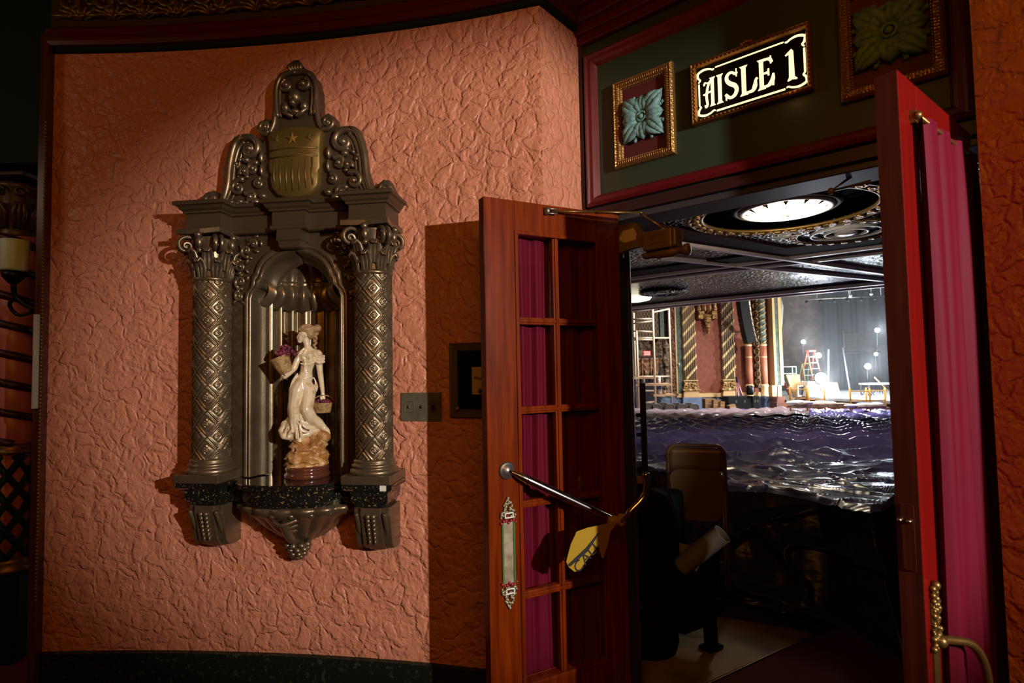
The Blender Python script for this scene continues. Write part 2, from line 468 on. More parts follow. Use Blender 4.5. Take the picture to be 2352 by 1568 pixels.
    def build(s, name, mat, parent=None, bevel=0, subsurf=0, remesh=0, smooth_it=0, solid=0, T=None):
        me = bpy.data.meshes.new(name)
        vv = [T @ p for p in s.v] if T is not None else s.v
        me.from_pydata([tuple(p) for p in vv], [], s.f)
        me.polygons.foreach_set('use_smooth', s.sm)
        mats = mat if isinstance(mat, (list, tuple)) else [mat]
        for m_ in mats: me.materials.append(m_)
        if len(mats) > 1: me.polygons.foreach_set('material_index', s.mi)
        me.update()
        o = bpy.data.objects.new(name, me)
        COL.objects.link(o)
        if parent is not None: o.parent = parent
        if solid:
            md = o.modifiers.new('solid', 'SOLIDIFY'); md.thickness = solid; md.offset = 0
        if remesh:
            md = o.modifiers.new('remesh', 'REMESH'); md.mode = 'VOXEL'; md.voxel_size = remesh; md.use_smooth_shade = True
        if smooth_it:
            md = o.modifiers.new('smooth', 'SMOOTH'); md.iterations = smooth_it; md.factor = 0.5
        if bevel:
            md = o.modifiers.new('bevel', 'BEVEL'); md.width = bevel; md.segments = 2; md.limit_method = 'ANGLE'; md.angle_limit = math.radians(50)
        if subsurf:
            md = o.modifiers.new('sub', 'SUBSURF'); md.levels = subsurf; md.render_levels = subsurf
        return o

def tag(o, label=None, cat=None, group=None, kind=None):
    if label: o['label'] = label
    if cat: o['category'] = cat
    if group: o['group'] = group
    if kind: o['kind'] = kind
    return o
def thing(name, label, cat, loc=(0, 0, 0), rz=0.0, group=None, kind=None, rot=None):
    o = bpy.data.objects.new(name, None)
    o.empty_display_size = 0.05
    COL.objects.link(o)
    o.location = loc
    o.rotation_euler = rot if rot else (0, 0, rz)
    return tag(o, label, cat, group, kind)
def dup(o, loc=None, rz=None, label=None, parent=None):
    c = o.copy(); COL.objects.link(c)
    if parent is not None: c.parent = parent
    if loc is not None: c.location = loc
    if rz is not None: c.rotation_euler = (0, 0, rz)
    if label: c['label'] = label
    for ch in list(o.children):
        dup(ch, parent=c)
    return c
def spiral(cx, cz, r0, r1, turns, a0, sgn=1, y=0.0, n=26):
    out = []
    for i in range(n+1):
        t = i/n
        a = a0+sgn*turns*2*pi*t
        r = r0*(r1/r0)**t
        out.append((cx+r*cos(a), y, cz+r*sin(a)))
    return out
def smoothpath(pts, n=6):
    """Catmull-Rom"""
    P = [Vector(p) for p in pts]
    P = [P[0]*2-P[1]]+P+[P[-1]*2-P[-2]]
    out = []
    for i in range(1, len(P)-2):
        for k in range(n):
            t = k/n
            out.append(0.5*((2*P[i])+(-P[i-1]+P[i+1])*t+(2*P[i-1]-5*P[i]+4*P[i+1]-P[i+2])*t*t+(-P[i-1]+3*P[i]-3*P[i+1]+P[i+2])*t**3))
    out.append(P[-2])
    return out

# ------------------------------------------------------------------ the lobby shell
WP = [(-2.17, 2.64), (-1.9, 2.641), (-1.65, 2.635), (-1.35, 2.615), (-0.93, 2.572), (-0.51, 2.505), (-0.17, 2.43), (0.143, 2.341)]
WS = [Vector((p[0], p[1])) for p in smoothpath([(x, y, 0) for x, y in WP], 10)]
P0 = Vector((0.345, 2.585, 0))
LX = Vector((0.755, -0.655, 0)).normalized()
LN = Vector((-0.655, -0.755, 0)).normalized()
LANG = math.atan2(LX.y, LX.x)
ZT = 3.05
# niche frame
NA = math.radians(-7.5)
NX = Vector((cos(NA), sin(NA), 0)); NO = Vector((sin(NA), -cos(NA), 0))
NP = Vector((-0.993, 2.575, 0)) + NX*0.043

def wall_from(pts, z0, z1, nz, hole=None):
    mb = MB()
    n = len(pts)-1
    def fn(u, v):
        i = min(int(round(u*n)), n)
        return (pts[i].x, pts[i].y, z0+(z1-z0)*v)
    def skip(u, v):
        if not hole: return False
        i = int(u*n)
        p = (pts[i]+pts[min(i+1, n)])/2
        lx = (Vector((p.x, p.y, 0))-NP).dot(NX)
        z = z0+(z1-z0)*v
        return abs(lx) < 0.225 and 1.02 < z < 2.06
    mb.grid(fn, n, nz, True, None, skip)
    return mb
tag(wall_from(WS, 0.0, ZT, 60, True).build('wall_left', M['stucco']), 'curved salmon trowelled plaster wall around the bronze niche', None, None, 'structure')
# pier reveal between the salmon wall and the doorway
C1 = Vector((0.143, 2.341)); C2 = Vector((0.345, 2.585))
mb = MB()
mb.grid(lambda u, v: (C1.x+(C2.x-C1.x)*u, C1.y+(C2.y-C1.y)*u, ZT*v), 4, 20)
tag(mb.build('wall_center', M['stucco']), None, None, None, 'structure')
# right pier
R2 = P0+LX*1.408; R1 = R2+LN*0.317
mb = MB()
mb.grid(lambda u, v: (R2.x+(R1.x-R2.x)*u, R2.y+(R1.y-R2.y)*u, 3.3*v), 4, 20)
mb.grid(lambda u, v: (R1.x+0.412*u*0.5, R1.y-0.911*u*0.5, 3.3*v), 8, 20)
tag(mb.build('wall_right', M['stucco_side']), None, None, None, 'structure')
# wall left of the curved wall, set back
mb = MB()
mb.boxx(-2.21, -2.185, 2.645, 3.6, 0, 3.05)
mb.boxx(-4.6, -2.2, 3.75, 3.8, 0, 3.5)
mb.boxx(-4.6, -4.55, 0.0, 3.8, 0, 3.5)
tag(mb.build('wall_back', M['orange_wall']), None, None, None, 'structure')
mb = MB()
mb.boxx(-4.6, -2.2, 2.9, 3.76, 2.62, 3.6)
tag(mb.build('wall_upper', M['green_deep']), None, None, None, 'structure')
# lobby floor
mb = MB()
thr = [(0.2, 2.35), (0.60, 2.56), (0.914, 2.754), (1.403, 3.061), (2.057, 3.41), (2.6, 3.72)]
mb.prismz([(-4.6, -2.6), (3.2, -2.6), (3.2, 3.9), (2.6, 3.72), (2.057, 3.41), (1.403, 3.061), (0.914, 2.754), (0.60, 2.56), (0.2, 2.45), (-2.2, 2.75), (-2.2, 3.8), (-4.6, 3.8)], -0.05, 0.0)
tag(mb.build('floor', M['carpet']), None, None, None, 'structure')
mb = MB()
mb.tube([(x, y, 0.001) for x, y in thr[1:]], 0.006, 6)
tag(mb.build('trim_7', M['brass']), None, None, None, 'structure')
# lobby ceiling
mb = MB()
mb.boxx(-4.6, 3.2, -2.6, 3.8, 3.62, 3.7)
tag(mb.build('ceiling_lobby', M['green_deep']), None, None, None, 'structure')

def along(pts, prof, closed=False):
    """sweep a (out, z) profile along plan points with outward = to the camera side (right of travel)"""
    mb = MB()
    n = len(pts)
    vs_, fs = [], []
    for i, p in enumerate(pts):
        a = pts[max(i-1, 0)]; b = pts[min(i+1, n-1)]
        t = (b-a).normalized()
        nr = Vector((t.y, -t.x))
        for (o, z) in prof:
            q = p+nr*o
            vs_.append((q.x, q.y, z))
    k = len(prof)
    for i in range(n-1):
        for j in range(k-1):
            fs.append((i*k+j, (i+1)*k+j, (i+1)*k+j+1, i*k+j+1))
    mb.add(vs_, fs, False)
    return mb
WALLPTS = WS+[C1.lerp(C2, t) for t in (0.5, 1.0)]
# baseboard of green marble, its top at 0.25
tag(along(WS, [(0.0, 0.255), (0.018, 0.25), (0.02, 0.0)]).build('baseboard_left', M['marble']), None, None, None, 'structure')
# black fillet, oxblood moulding and carved frieze over the curved wall
tag(along(WALLPTS, [(0.0, 3.045), (0.02, 3.05), (0.02, 3.066), (0.0, 3.07)]).build('trim_1', M['green_deep']), None, None, None, 'structure')
tag(along(WALLPTS, [(0.0, 3.066), (0.035, 3.07), (0.045, 3.085), (0.045, 3.10), (0.055, 3.105), (0.055, 3.135), (0.04, 3.15), (0.03, 3.16), (0.0, 3.162)]).build('trim_2', M['oxblood']), None, None, None, 'structure')
tag(along(WALLPTS, [(0.0, 3.155), (0.015, 3.16), (0.02, 3.40), (0.09, 3.44), (0.12, 3.5), (0.16, 3.6)]).build('trim_3', M['bronze_dark']), None, None, None, 'structure')
# scrolling leaves of the frieze
mb = MB()
for i in range(4, len(WS)-2, 3):
    p = WS[i]; t = (WS[min(i+1, len(WS)-1)]-WS[i-1]).normalized()
    nr = Vector((t.y, -t.x))
    s_ = 1 if (i//3) % 2 else -1
    def W(x, z, o): 
        q = p+t*x+nr*(0.02+o)
        return Vector((q.x, q.y, z))
    sp = spiral(0, 3.29, 0.075, 0.012, 1.4, pi/2 if s_ > 0 else -pi/2, s_)
    mb.tube([W(a, c, 0.01) for a, b, c in sp], [0.013*(1-0.6*k/len(sp)) for k in range(len(sp))], 6)
    for k in range(5):
        a = -1.2+k*0.6
        q0 = W(0.03*s_, 3.20, 0.0); q1 = W(0.075*sin(a)*1.1, 3.20+0.06*cos(a)-0.02, 0.035)
        mb.tube([q0, q0.lerp(q1, 0.5)+Vector((0, 0, 0.01)), q1], [0.005, 0.010, 0.003], 6)
tag(mb.build('trim_4', M['gold_dark']), None, None, None, 'structure')
# dark corner post with beaded edge at the wall's left end
mb = MB()
mb.boxx(-2.20, -2.165, 2.60, 2.66, 0.0, 3.12)
tag(mb.build('trim_5', M['mahogany_dark']), None, None, None, 'structure')
mb = MB()
for i in range(130):
    mb.ell((-2.162, 2.596, 0.5+i*0.017), 0.007, 6, 4)
tag(mb.build('trim_6', M['gold_dark']), None, None, None, 'structure')
mb = MB()
mb.boxx(-2.186, -2.172, 2.578, 2.598, 1.36, 1.79)  # pale strip: the edge's bright reflection put in as plain colour
tag(mb.build('trim_8', M['rag']), None, None, None, 'structure')

# ------------------------------------------------------------------ wall over the doorway (local frame: x along, y = -out, z up)
def lint(name):
    o = thing(name, None, None, (P0.x, P0.y, 0), LANG)
    del_keys = [k for k in o.keys()]
    o['kind'] = 'structure'
    return o
LT = Matrix.Translation((P0.x, P0.y, 0)) @ Matrix.Rotation(LANG, 4, 'Z')
TW = 1.408   # clear width
HZ = 2.17    # head height
mb = MB()
mb.boxx(-0.02, TW, 0.0, 0.12, HZ, 3.3)
mb.boxx(0.0, 0.135, 0.0, 0.12, 0.0, HZ)
tag(mb.build('wall_front', M['green'], T=LT), None, None, None, 'structure')
# mouldings on it
mb = MB()
def rect_frame(mb, x0, x1, z0, z1, prof, y=0.0):
    """prof: list of (inset, out); mitred rectangle frame"""
    rings = []
    for ins, out in prof:
        rings.append([(x0+ins, y-out, z0+ins), (x1-ins, y-out, z0+ins), (x1-ins, y-out, z1-ins), (x0+ins, y-out, z1-ins)])
    vs_ = [p for r in rings for p in r]
    fs = []
    for i in range(len(rings)-1):
        for j in range(4):
            fs.append((i*4+j, i*4+(j+1) % 4, (i+1)*4+(j+1) % 4, (i+1)*4+j))
    mb.add(vs_, fs, False)
rect_frame(mb, 0.035, 1.40, 2.225, 2.93, [(0, 0.0), (0.0, 0.03), (0.012, 0.038), (0.02, 0.03), (0.035, 0.028), (0.045, 0.018), (0.055, 0.0)])
tag(mb.build('trim_9', M['oxblood_bright'], T=LT), None, None, None, 'structure')
mb = MB()
mb.boxx(0.0, TW, -0.035, 0.0, HZ-0.002, HZ+0.022)
mb.boxx(0.0, TW, -0.022, 0.0, HZ+0.022, HZ+0.045)
mb.boxx(0.0, 0.02, -0.02, 0.0, 0.0, 3.2)
tag(mb.build('trim_10', M['twist_dark'], T=LT), None, None, None, 'structure')
mb = MB()
for k, (z0_, o_) in enumerate([(2.99, 0.03), (3.03, 0.05), (3.07, 0.08), (3.12, 0.12), (3.2, 0.2)]):
    mb.boxx(-0.02, TW, -o_, 0.0, z0_, z0_+0.1)
tag(mb.build('trim_11', M['oxblood'], bevel=0.006, T=LT), None, None, None, 'structure')
# jambs and head lining
mb = MB()
mb.boxx(0.13, 0.15, -0.012, 0.15, 0, HZ)
mb.boxx(0.13, TW, -0.01, 0.155, HZ-0.03, HZ)
mb.boxx(0.2, TW, 0.12, 0.20, HZ-0.02, HZ+0.30)
mb.tube([(0.138, 0.128, 0.0), (0.138, 0.128, HZ-0.02)], 0.018, 20)  # rounded edge added to catch a highlight from the stage lamps
tag(mb.build('trim_12', M['jamb'], bevel=0.004, T=LT), None, None, None, 'structure')

# ------------------------------------------------------------------ rosette panels and the lit sign
def lpos(t, z, n=0.0):
    q = P0+LX*t+LN*n
    return Vector((q.x, q.y, z))
def rosette_panel(t0, t1, z0, z1, s, mat, label):
    w_, h_ = t1-t0, z1-z0
    root = thing('rosette_panel', label, 'wall ornament', lpos((t0+t1)/2, (z0+z1)/2, 0.0), LANG, 'rosette panels over the doorway')
    mb = MB(); rect_frame(mb, -w_/2, w_/2, -h_/2, h_/2, [(0, 0), (0, 0.02), (0.008, 0.03), (0.014, 0.024), (0.028, 0.026), (0.034, 0.014), (0.04, 0.004)])
    for sx in (-1, 1):
        nn = int(h_/0.011)
        for i in range(nn):
            mb.ell((sx*(w_/2-0.034), -0.016, -h_/2+0.03+(h_-0.06)*i/(nn-1)), 0.0042, 6, 4)
            mb.ell((sx*(w_/2-0.021), -0.026, -h_/2+0.022+(h_-0.044)*i/(nn-1)), (0.007, 0.004, 0.0035), 6, 4)
    nn = int(w_/0.011)
    for sz in (-1, 1):
        for i in range(nn):
            mb.ell((-w_/2+0.03+(w_-0.06)*i/(nn-1), -0.016, sz*(h_/2-0.034)), 0.0042, 6, 4)
            mb.ell((-w_/2+0.022+(w_-0.044)*i/(nn-1), -0.026, sz*(h_/2-0.021)), (0.0035, 0.004, 0.007), 6, 4)
    mb.build('frame', M['gold'], root)
    MB().boxx(-w_/2+0.03, w_/2-0.03, -0.005, 0.0, -h_/2+0.03, h_/2-0.03).build('field', M['field'], root)
    mb = MB()
    # square acanthus rosette: eight main leaves, eight small ones, a ring and a button
    for k in range(8):
        a = k*pi/4
        L = s*(1.36 if k % 2 else 0.98)
        d = Vector((cos(a), 0, sin(a))); e = Vector((-sin(a), 0, cos(a)))
        for side in (-0.5, 0, 0.5):
            wv = 0.30*s
            pts = []
            for i in range(6):
                t = i/5
                pts.append(d*(0.2*s+(L-0.2*s)*t*(1-0.16*abs(side)))+e*side*wv*1.5*sin(pi*min(t*0.9+0.05, 1))+Vector((0, -0.008-0.022*sin(pi*t*0.9), 0)))
            mb.tube(pts, [0.012*s/0.1, 0.019*s/0.1, 0.021*s/0.1, 0.018*s/0.1, 0.013*s/0.1, 0.004*s/0.1], 7, sy=0.8)
        a2 = a+pi/8
        d2 = Vector((cos(a2), 0, sin(a2))); L2 = s*1.02
        mb.tube([d2*0.25*s+Vector((0, -0.006, 0)), d2*0.6*s+Vector((0, -0.02, 0)), d2*L2+Vector((0, -0.012, 0))], [0.008, 0.013*s/0.1, 0.005], 6)
        for q in range(3):
            mb.ell(tuple(d2*(0.78+0.12*q)*s+Vector((0, -0.016, 0))), 0.009*s/0.1, 6, 5)
    mb.tube([(0.2*s*cos(i*pi/10), -0.03, 0.2*s*sin(i*pi/10)) for i in range(20)], 0.006*s/0.1, 6, closed=True)
    mb.ell((0, -0.03, 0), (0.12*s, 0.012, 0.12*s), 10, 6)
    mb.build('rosette', mat, root)
    return root
rosette_panel(0.178, 0.458, 2.368, 2.755, 0.098, M['teal'], 'gold framed crimson panel with a teal acanthus rosette left of the lit sign')
rosette_panel(1.058, 1.345, 2.378, 2.76, 0.105, M['leafgreen'], 'gold framed crimson panel with a moss green acanthus rosette right of the lit sign')

root = thing('illuminated_sign', 'lit black glass sign reading AISLE 1 in a bronze frame above the doorway', 'sign', lpos(0.757, 2.578), LANG)
mb = MB(); rect_frame(mb, -0.218, 0.218, -0.123, 0.123, [(0, 0), (0, 0.03), (0.004, 0.034), (0.008, 0.028), (0.014, 0.03), (0.018, 0.022), (0.019, 0.012)])
for i in range(26):
    x_ = -0.2+0.4*i/25
    for z_ in (-0.112, 0.112): mb.ell((x_, -0.03, z_), (0.005, 0.004, 0.004), 6, 4)
for i in range(14):
    for sx in (-1, 1): mb.ell((sx*0.207, -0.03, -0.1+0.2*i/13), (0.004, 0.004, 0.005), 6, 4)
for a in (-0.018, -0.009, 0, 0.009, 0.018):
    mb.ell((a, -0.028, 0.128+0.006*(1-abs(a)/0.02)), (0.007, 0.006, 0.008), 8, 6)
mb.build('frame', node_mat('amber_bronze', (0.28, 0.12, 0.03), 0.35, 0.8), root)
MB().boxx(-0.203, 0.203, -0.010, -0.004, -0.106, 0.106).build('glass_panel', M['signblack'], root)
# lettering: stems with serifs, drawn as closed polygons in (x,z)
mb = MB()
def poly(pts, y=-0.0125): mb.prism(pts, y, y+0.003)
def bar(x0, z0, x1, z1, w_):
    d = Vector((x1-x0, z1-z0)); d.normalize(); n_ = Vector((-d.y, d.x))*w_/2
    poly([(x0+n_.x, z0+n_.y), (x1+n_.x, z1+n_.y), (x1-n_.x, z1-n_.y), (x0-n_.x, z0-n_.y)])
def stroke(pts, ws):
    P_ = smoothpath([(a, 0, b) for a, b in pts], 5)
    n_ = len(P_)-1
    m_ = len(ws)-1
    for i in range(n_):
        a, b = P_[i], P_[i+1]
        d = (b-a).normalized(); nn = Vector((-d.z, 0, d.x))
        def wd(i_):
            t_ = i_/n_*m_; k_ = min(int(t_), m_-1); return (ws[k_]*(1-(t_-k_))+ws[k_+1]*(t_-k_))/2
        w0, w1 = wd(i), wd(i+1)
        a_ = a-d*0.0006; b_ = b+d*0.0006
        poly([((a_+nn*w0).x, (a_+nn*w0).z), ((b_+nn*w1).x, (b_+nn*w1).z), ((b_-nn*w1).x, (b_-nn*w1).z), ((a_-nn*w0).x, (a_-nn*w0).z)])
B0, T0 = -0.058, 0.048
def stem(x, b=B0, t=T0, w_=0.012, serif=True):
    bar(x, b, x, t, w_)
    if serif:
        for z_ in (b, t):
            poly([(x-w_*0.95, z_-0.004), (x+w_*0.95, z_-0.004), (x+w_*0.55, z_+0.004), (x-w_*0.55, z_+0.004)] if z_ == b else
                 [(x-w_*0.55, z_-0.004), (x+w_*0.55, z_-0.004), (x+w_*0.95, z_+0.004), (x-w_*0.95, z_+0.004)])
# A
stem(-0.139)
stroke([(-0.170, -0.052), (-0.166, -0.060), (-0.160, -0.05), (-0.163, -0.02), (-0.158, 0.015), (-0.150, 0.035), (-0.140, 0.042)], [0.004, 0.008, 0.009, 0.009, 0.009, 0.008, 0.009])
stroke([(-0.172, 0.028), (-0.168, 0.038), (-0.160, 0.035), (-0.152, 0.034)], [0.006, 0.006, 0.004, 0.006])
stroke([(-0.176, -0.008), (-0.166, -0.009), (-0.155, -0.004), (-0.141, -0.003)], [0.004, 0.009, 0.006, 0.006])
# I
stem(-0.110, w_=0.014)
# S
stroke([(-0.046, 0.030), (-0.046, 0.036), (-0.052, 0.034), (-0.060, 0.042), (-0.072, 0.043), (-0.082, 0.033), (-0.081, 0.016), (-0.069, 0.001), (-0.052, -0.012), (-0.046, -0.030), (-0.054, -0.048), (-0.070, -0.054), (-0.080, -0.046), (-0.088, -0.036)],
       [0.004, 0.011, 0.009, 0.008, 0.010, 0.012, 0.014, 0.016, 0.016, 0.014, 0.013, 0.010, 0.012, 0.010])
bar(-0.046, 0.022, -0.046, 0.053, 0.004)
bar(-0.086, -0.060, -0.086, -0.038, 0.005)
# L
stem(-0.019, w_=0.016)
stroke([(-0.020, -0.054), (0.000, -0.055), (0.014, -0.052), (0.021, -0.038), (0.024, -0.018), (0.030, -0.010)], [0.009, 0.009, 0.013, 0.016, 0.009, 0.008])
# E
stem(0.045, w_=0.015)
stroke([(0.045, -0.054), (0.065, -0.054), (0.076, -0.048), (0.084, -0.034), (0.087, -0.014)], [0.008, 0.010, 0.015, 0.015, 0.007])
bar(0.085, -0.058, 0.087, -0.028, 0.006)
stroke([(0.045, 0.045), (0.064, 0.047), (0.076, 0.043), (0.083, 0.030)], [0.007, 0.008, 0.012, 0.010])
bar(0.079, 0.026, 0.079, 0.055, 0.005)
stroke([(0.047, -0.004), (0.060, -0.004), (0.069, -0.004)], [0.006, 0.007, 0.010])
bar(0.070, -0.016, 0.070, 0.010, 0.006)
# 1
poly([(0.139, -0.052), (0.158, -0.052), (0.156, 0.044), (0.150, 0.052), (0.128, 0.036), (0.130, 0.032), (0.141, 0.035)])
poly([(0.133, -0.061), (0.137, -0.063), (0.149, -0.059), (0.163, -0.063), (0.167, -0.060), (0.158, -0.050), (0.139, -0.050)])
mb.build('lettering', M['glow'], root)
# glowing border: four bars and four scrolled corners
mb = MB()
BW, BH = 0.196, 0.093
bar(-0.125, BH-0.006, 0.125, BH-0.006, 0.0045); bar(-0.125, -BH+0.006, 0.125, -BH+0.006, 0.0065)
bar(-BW+0.004, -0.045, -BW+0.004, 0.04, 0.0055); bar(BW-0.004, -0.045, BW-0.004, 0.04, 0.0065)
for sx in (-1, 1):
    for sz in (-1, 1):
        stroke([(sx*0.130, sz*(BH-0.009)), (sx*0.136, sz*(BH-0.011)), (sx*0.150, sz*(BH-0.004)), (sx*0.172, sz*(BH-0.001)), (sx*(BW-0.001), sz*(BH-0.010)), (sx*(BW-0.002), sz*(BH-0.028)), (sx*(BW-0.009), sz*(BH-0.038)), (sx*(BW-0.003), sz*(BH-0.047))],
               [0.004, 0.006, 0.006, 0.008, 0.008, 0.007, 0.007, 0.004])
mb.build('lit_border', M['glow'], root)
light('sign_lamp', 'POINT', tuple(lpos(0.9, 2.47, 0.07)), 0.035, (1.0, 0.62, 0.2), None, 0.02)

# ------------------------------------------------------------------ the niche
niche = thing('wall_niche', 'ornate dark bronze wall niche with twin lattice columns, shell hood and shield crest', 'niche', tuple(NP), NA)
BR = M['bronze']
# column shafts with a lattice of diamonds
def shaft_mesh():
    mb = MB()
    n, p, z0, z1, R = 5, 0.112, 1.135, 1.915, 0.074
    def fn(u, v):
        th = u*2*pi; z = z0+(z1-z0)*v
        a = (n*th/(2*pi)+z/p); b = (n*th/(2*pi)-z/p)
        fa = abs((a % 1)-0.5); fb = abs((b % 1)-0.5)
        da, db = 0.5-fa, 0.5-fb          # 0 on a line, .5 in the centre
        d = min(da, db)
        c = max(fa, fb)                  # 0 in the cell centre
        h = -0.004 if d < 0.045 else (0.0045 if d < 0.12 else 0.0)
        if d < 0.07 and d >= 0.045: h = 0.003
        if c < 0.2: h = 0.005
        if c < 0.14: h = 0.0
        r2 = math.hypot((a % 1)-0.5, (b % 1)-0.5)
        if r2 < 0.11: h = 0.006
        if r2 < 0.055: h = 0.001
        r = R+h
        return (r*cos(th), r*sin(th), z)
    mb.grid(fn, 150, 390)
    return mb
colL = thing('column', None, None); colL.parent = niche
colL.location = (-0.375, -0.10, 0)
del_ = [colL.pop(k) for k in list(colL.keys()) if k in ('label', 'category')] if False else None
shaft_mesh().build('shaft', BR, colL)
mb = MB()
mb.lathe([(0.10, 1.075), (0.102, 1.083), (0.10, 1.092), (0.09, 1.096), (0.088, 1.1), (0.094, 1.106), (0.094, 1.113), (0.086, 1.117), (0.083, 1.121), (0.087, 1.127), (0.083, 1.133), (0.076, 1.137), (0.07, 1.14)], 36)
mb.build('base', BR, colL)
MB().boxx(-0.105, 0.105, -0.105, 0.105, 1.04, 1.076).build('plinth', BR, colL, bevel=0.003)
mb = MB()
mb.lathe([(0.070, 1.905), (0.080, 1.91), (0.083, 1.918), (0.080, 1.925), (0.070, 1.928), (0.069, 1.98), (0.073, 2.04), (0.085, 2.09), (0.09, 2.1)], 28)
for tier, (zb, hh, rr, nn, ph) in enumerate([(1.925, 0.075, 0.074, 8, 0), (1.955, 0.09, 0.079, 8, pi/8)]):
    for k in range(nn):
        a = ph+k*2*pi/nn
        e = Vector((-sin(a), cos(a), 0)); d = Vector((cos(a), sin(a), 0))
        for sd in (-1, 0, 1):
            pts = [d*(rr)+e*sd*0.012+Vector((0, 0, zb)), d*(rr+0.004)+e*sd*0.017+Vector((0, 0, zb+hh*0.5)), d*(rr+0.014)+e*sd*0.015+Vector((0, 0, zb+hh*0.85)), d*(rr+0.030)+e*sd*0.010+Vector((0, 0, zb+hh)), d*(rr+0.036)+e*sd*0.006+Vector((0, 0, zb+hh-0.015))]
            mb.tube(pts, [0.008, 0.011, 0.011, 0.009, 0.005], 6, sy=0.7)
for k in range(4):      # corner volutes
    a = pi/4+k*pi/2
    d = Vector((cos(a), sin(a), 0)); 
    for sd in (-1, 1):
        e = Vector((-sin(a), cos(a), 0))*sd*0.012
        sp = spiral(0.105, 2.062, 0.040, 0.007, 1.6, pi/2, -1)
        mb.tube([d*x_+e+Vector((0, 0, z_)) for x_, _, z_ in [(0.045, 0, 2.04), (0.065, 0, 2.085), (0.085, 0, 2.10)]+sp], [0.006]+[0.009]*2+[0.010-0.005*i/len(sp) for i in range(len(sp))], 6)
    mb.ell(tuple(d*0.105+Vector((0, 0, 2.062))), 0.010, 8, 6)
for k in range(4):      # abacus flowers
    a = k*pi/2
    d = Vector((cos(a), sin(a), 0))
    mb.ell(tuple(d*0.092+Vector((0, 0, 2.075))), (0.016, 0.016, 0.026), 8, 6)
    mb.ell(tuple(d*0.098+Vector((0, 0, 2.105))), 0.016, 8, 6)
    mb.ell(tuple(d*0.088+Vector((0, 0, 2.04))), 0.013, 8, 6)
q_ = 0.104
mb.prismz([(q_*1.0, q_*1.0), (0.0, 0.088), (-q_, q_), (-0.088, 0), (-q_, -q_), (0, -0.088), (q_, -q_), (0.088, 0)], 2.112, 2.135)
mb.build('capital', BR, colL, bevel=0.002)
colR = dup(colL, parent=niche); colR.location = (0.375, -0.10, 0)

# entablature
ent = [(-0.465, -0.005), (-0.465, 0.175), (-0.285, 0.175), (-0.285, 0.095), (-0.085, 0.095), (-0.085, 0.135), (0.085, 0.135), (0.085, 0.095), (0.285, 0.095), (0.285, 0.175), (0.465, 0.175), (0.465, -0.005)]
mb = MB()
mb.plan(ent, [(-0.01, 2.125), (-0.002, 2.13), (-0.002, 2.145), (-0.008, 2.148), (-0.008, 2.205), (0.002, 2.208), (0.002, 2.216), (0.012, 2.224), (0.018, 2.236), (0.03, 2.240), (0.032, 2.252), (0.026, 2.258)])
mb.plan([(-0.058, 0.0), (-0.05, 0.125), (0.05, 0.125), (0.058, 0.0)], [(-0.012, 2.045), (-0.004, 2.05), (0.0, 2.075), (0.006, 2.08), (0.004, 2.128)])
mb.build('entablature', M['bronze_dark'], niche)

# front plate with arched opening, its moulding and the recess
def opening(s=1.0, dz=0.0):
    pts = [(0.232, 1.045), (0.232, 1.5), (0.232, 1.835), (0.224, 1.862), (0.205, 1.885), (0.197, 1.91), (0.197, 1.93)]
    for i in range(1, 17):
        a = i/16*pi/2
        pts.append((0.183*cos(a), 1.93+0.135*sin(a)))
    pts = [(x*s if True else x, 1.5+(z-1.5)*1+dz) for x, z in pts]
    return [(x, z) for x, z in pts]
def ring(s, ins, y):
    r = []
    op = opening()
    for i, (x, z) in enumerate(op):
        zz = z-ins if z > 1.9 else z
        r.append((max(x-ins, 0), y, zz))
    L = [(-x, y_, z) for x, y_, z in r[::-1]][1:]
    return r+L
def loft(mb, rings):
    k = len(rings[0])
    vs_ = [p for r in rings for p in r]
    fs = []
    for i in range(len(rings)-1):
        for j in range(k-1):
            fs.append((i*k+j, i*k+j+1, (i+1)*k+j+1, (i+1)*k+j))
    mb.add(vs_, fs, True)
mb = MB()
r0 = ring(1, 0.0, -0.055)
outer = []
for (x, y, z) in r0:
    outer.append((0.31 if x > 0.12 else (-0.31 if x < -0.12 else x*2.2), y, min(z, 2.0) if abs(x) > 0.12 else 2.13))
# upper corners need the full rectangle
outer = [(x, y, z) for x, y, z in outer]
for i, (x, y, z) in enumerate(r0):
    if z > 1.93:
        a = math.atan2(z-1.93, x)
        c, s_ = cos(a), sin(a)
        k_ = min(0.31/abs(c) if abs(c) > 1e-6 else 9, 0.20/abs(s_) if abs(s_) > 1e-6 else 9)
        outer[i] = (c*k_, y, 1.93+s_*k_)
loft(mb, [outer, r0])
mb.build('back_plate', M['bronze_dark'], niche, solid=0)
mb = MB()
loft(mb, [ring(1, -0.014, -0.055), ring(1, -0.012, -0.068), ring(1, -0.004, -0.074), ring(1, 0.006, -0.068), ring(1, 0.008, -0.060), ring(1, 0.010, -0.074), ring(1, 0.017, -0.078), ring(1, 0.024, -0.070), ring(1, 0.026, -0.05), ring(1, 0.032, -0.028), ring(1, 0.042, -0.012), ring(1, 0.052, -0.004), ring(1, 0.056, 0.004), ring(1, 0.056, 0.02)])
mb.build('arch_moulding', BR, niche)
# reeded back of the recess
mb = MB()
def rec(u, v):
    a = u*pi
    nre = 9
    k = abs(sin(nre*a))
    r = 1-0.13*k
    return (0.19*cos(a)*r*1.0, 0.015+0.13*sin(a)*r-0.0*k, 1.04+1.04*v)
mb.grid(rec, 180, 4)
mb.build('reeded_recess', BR, niche)
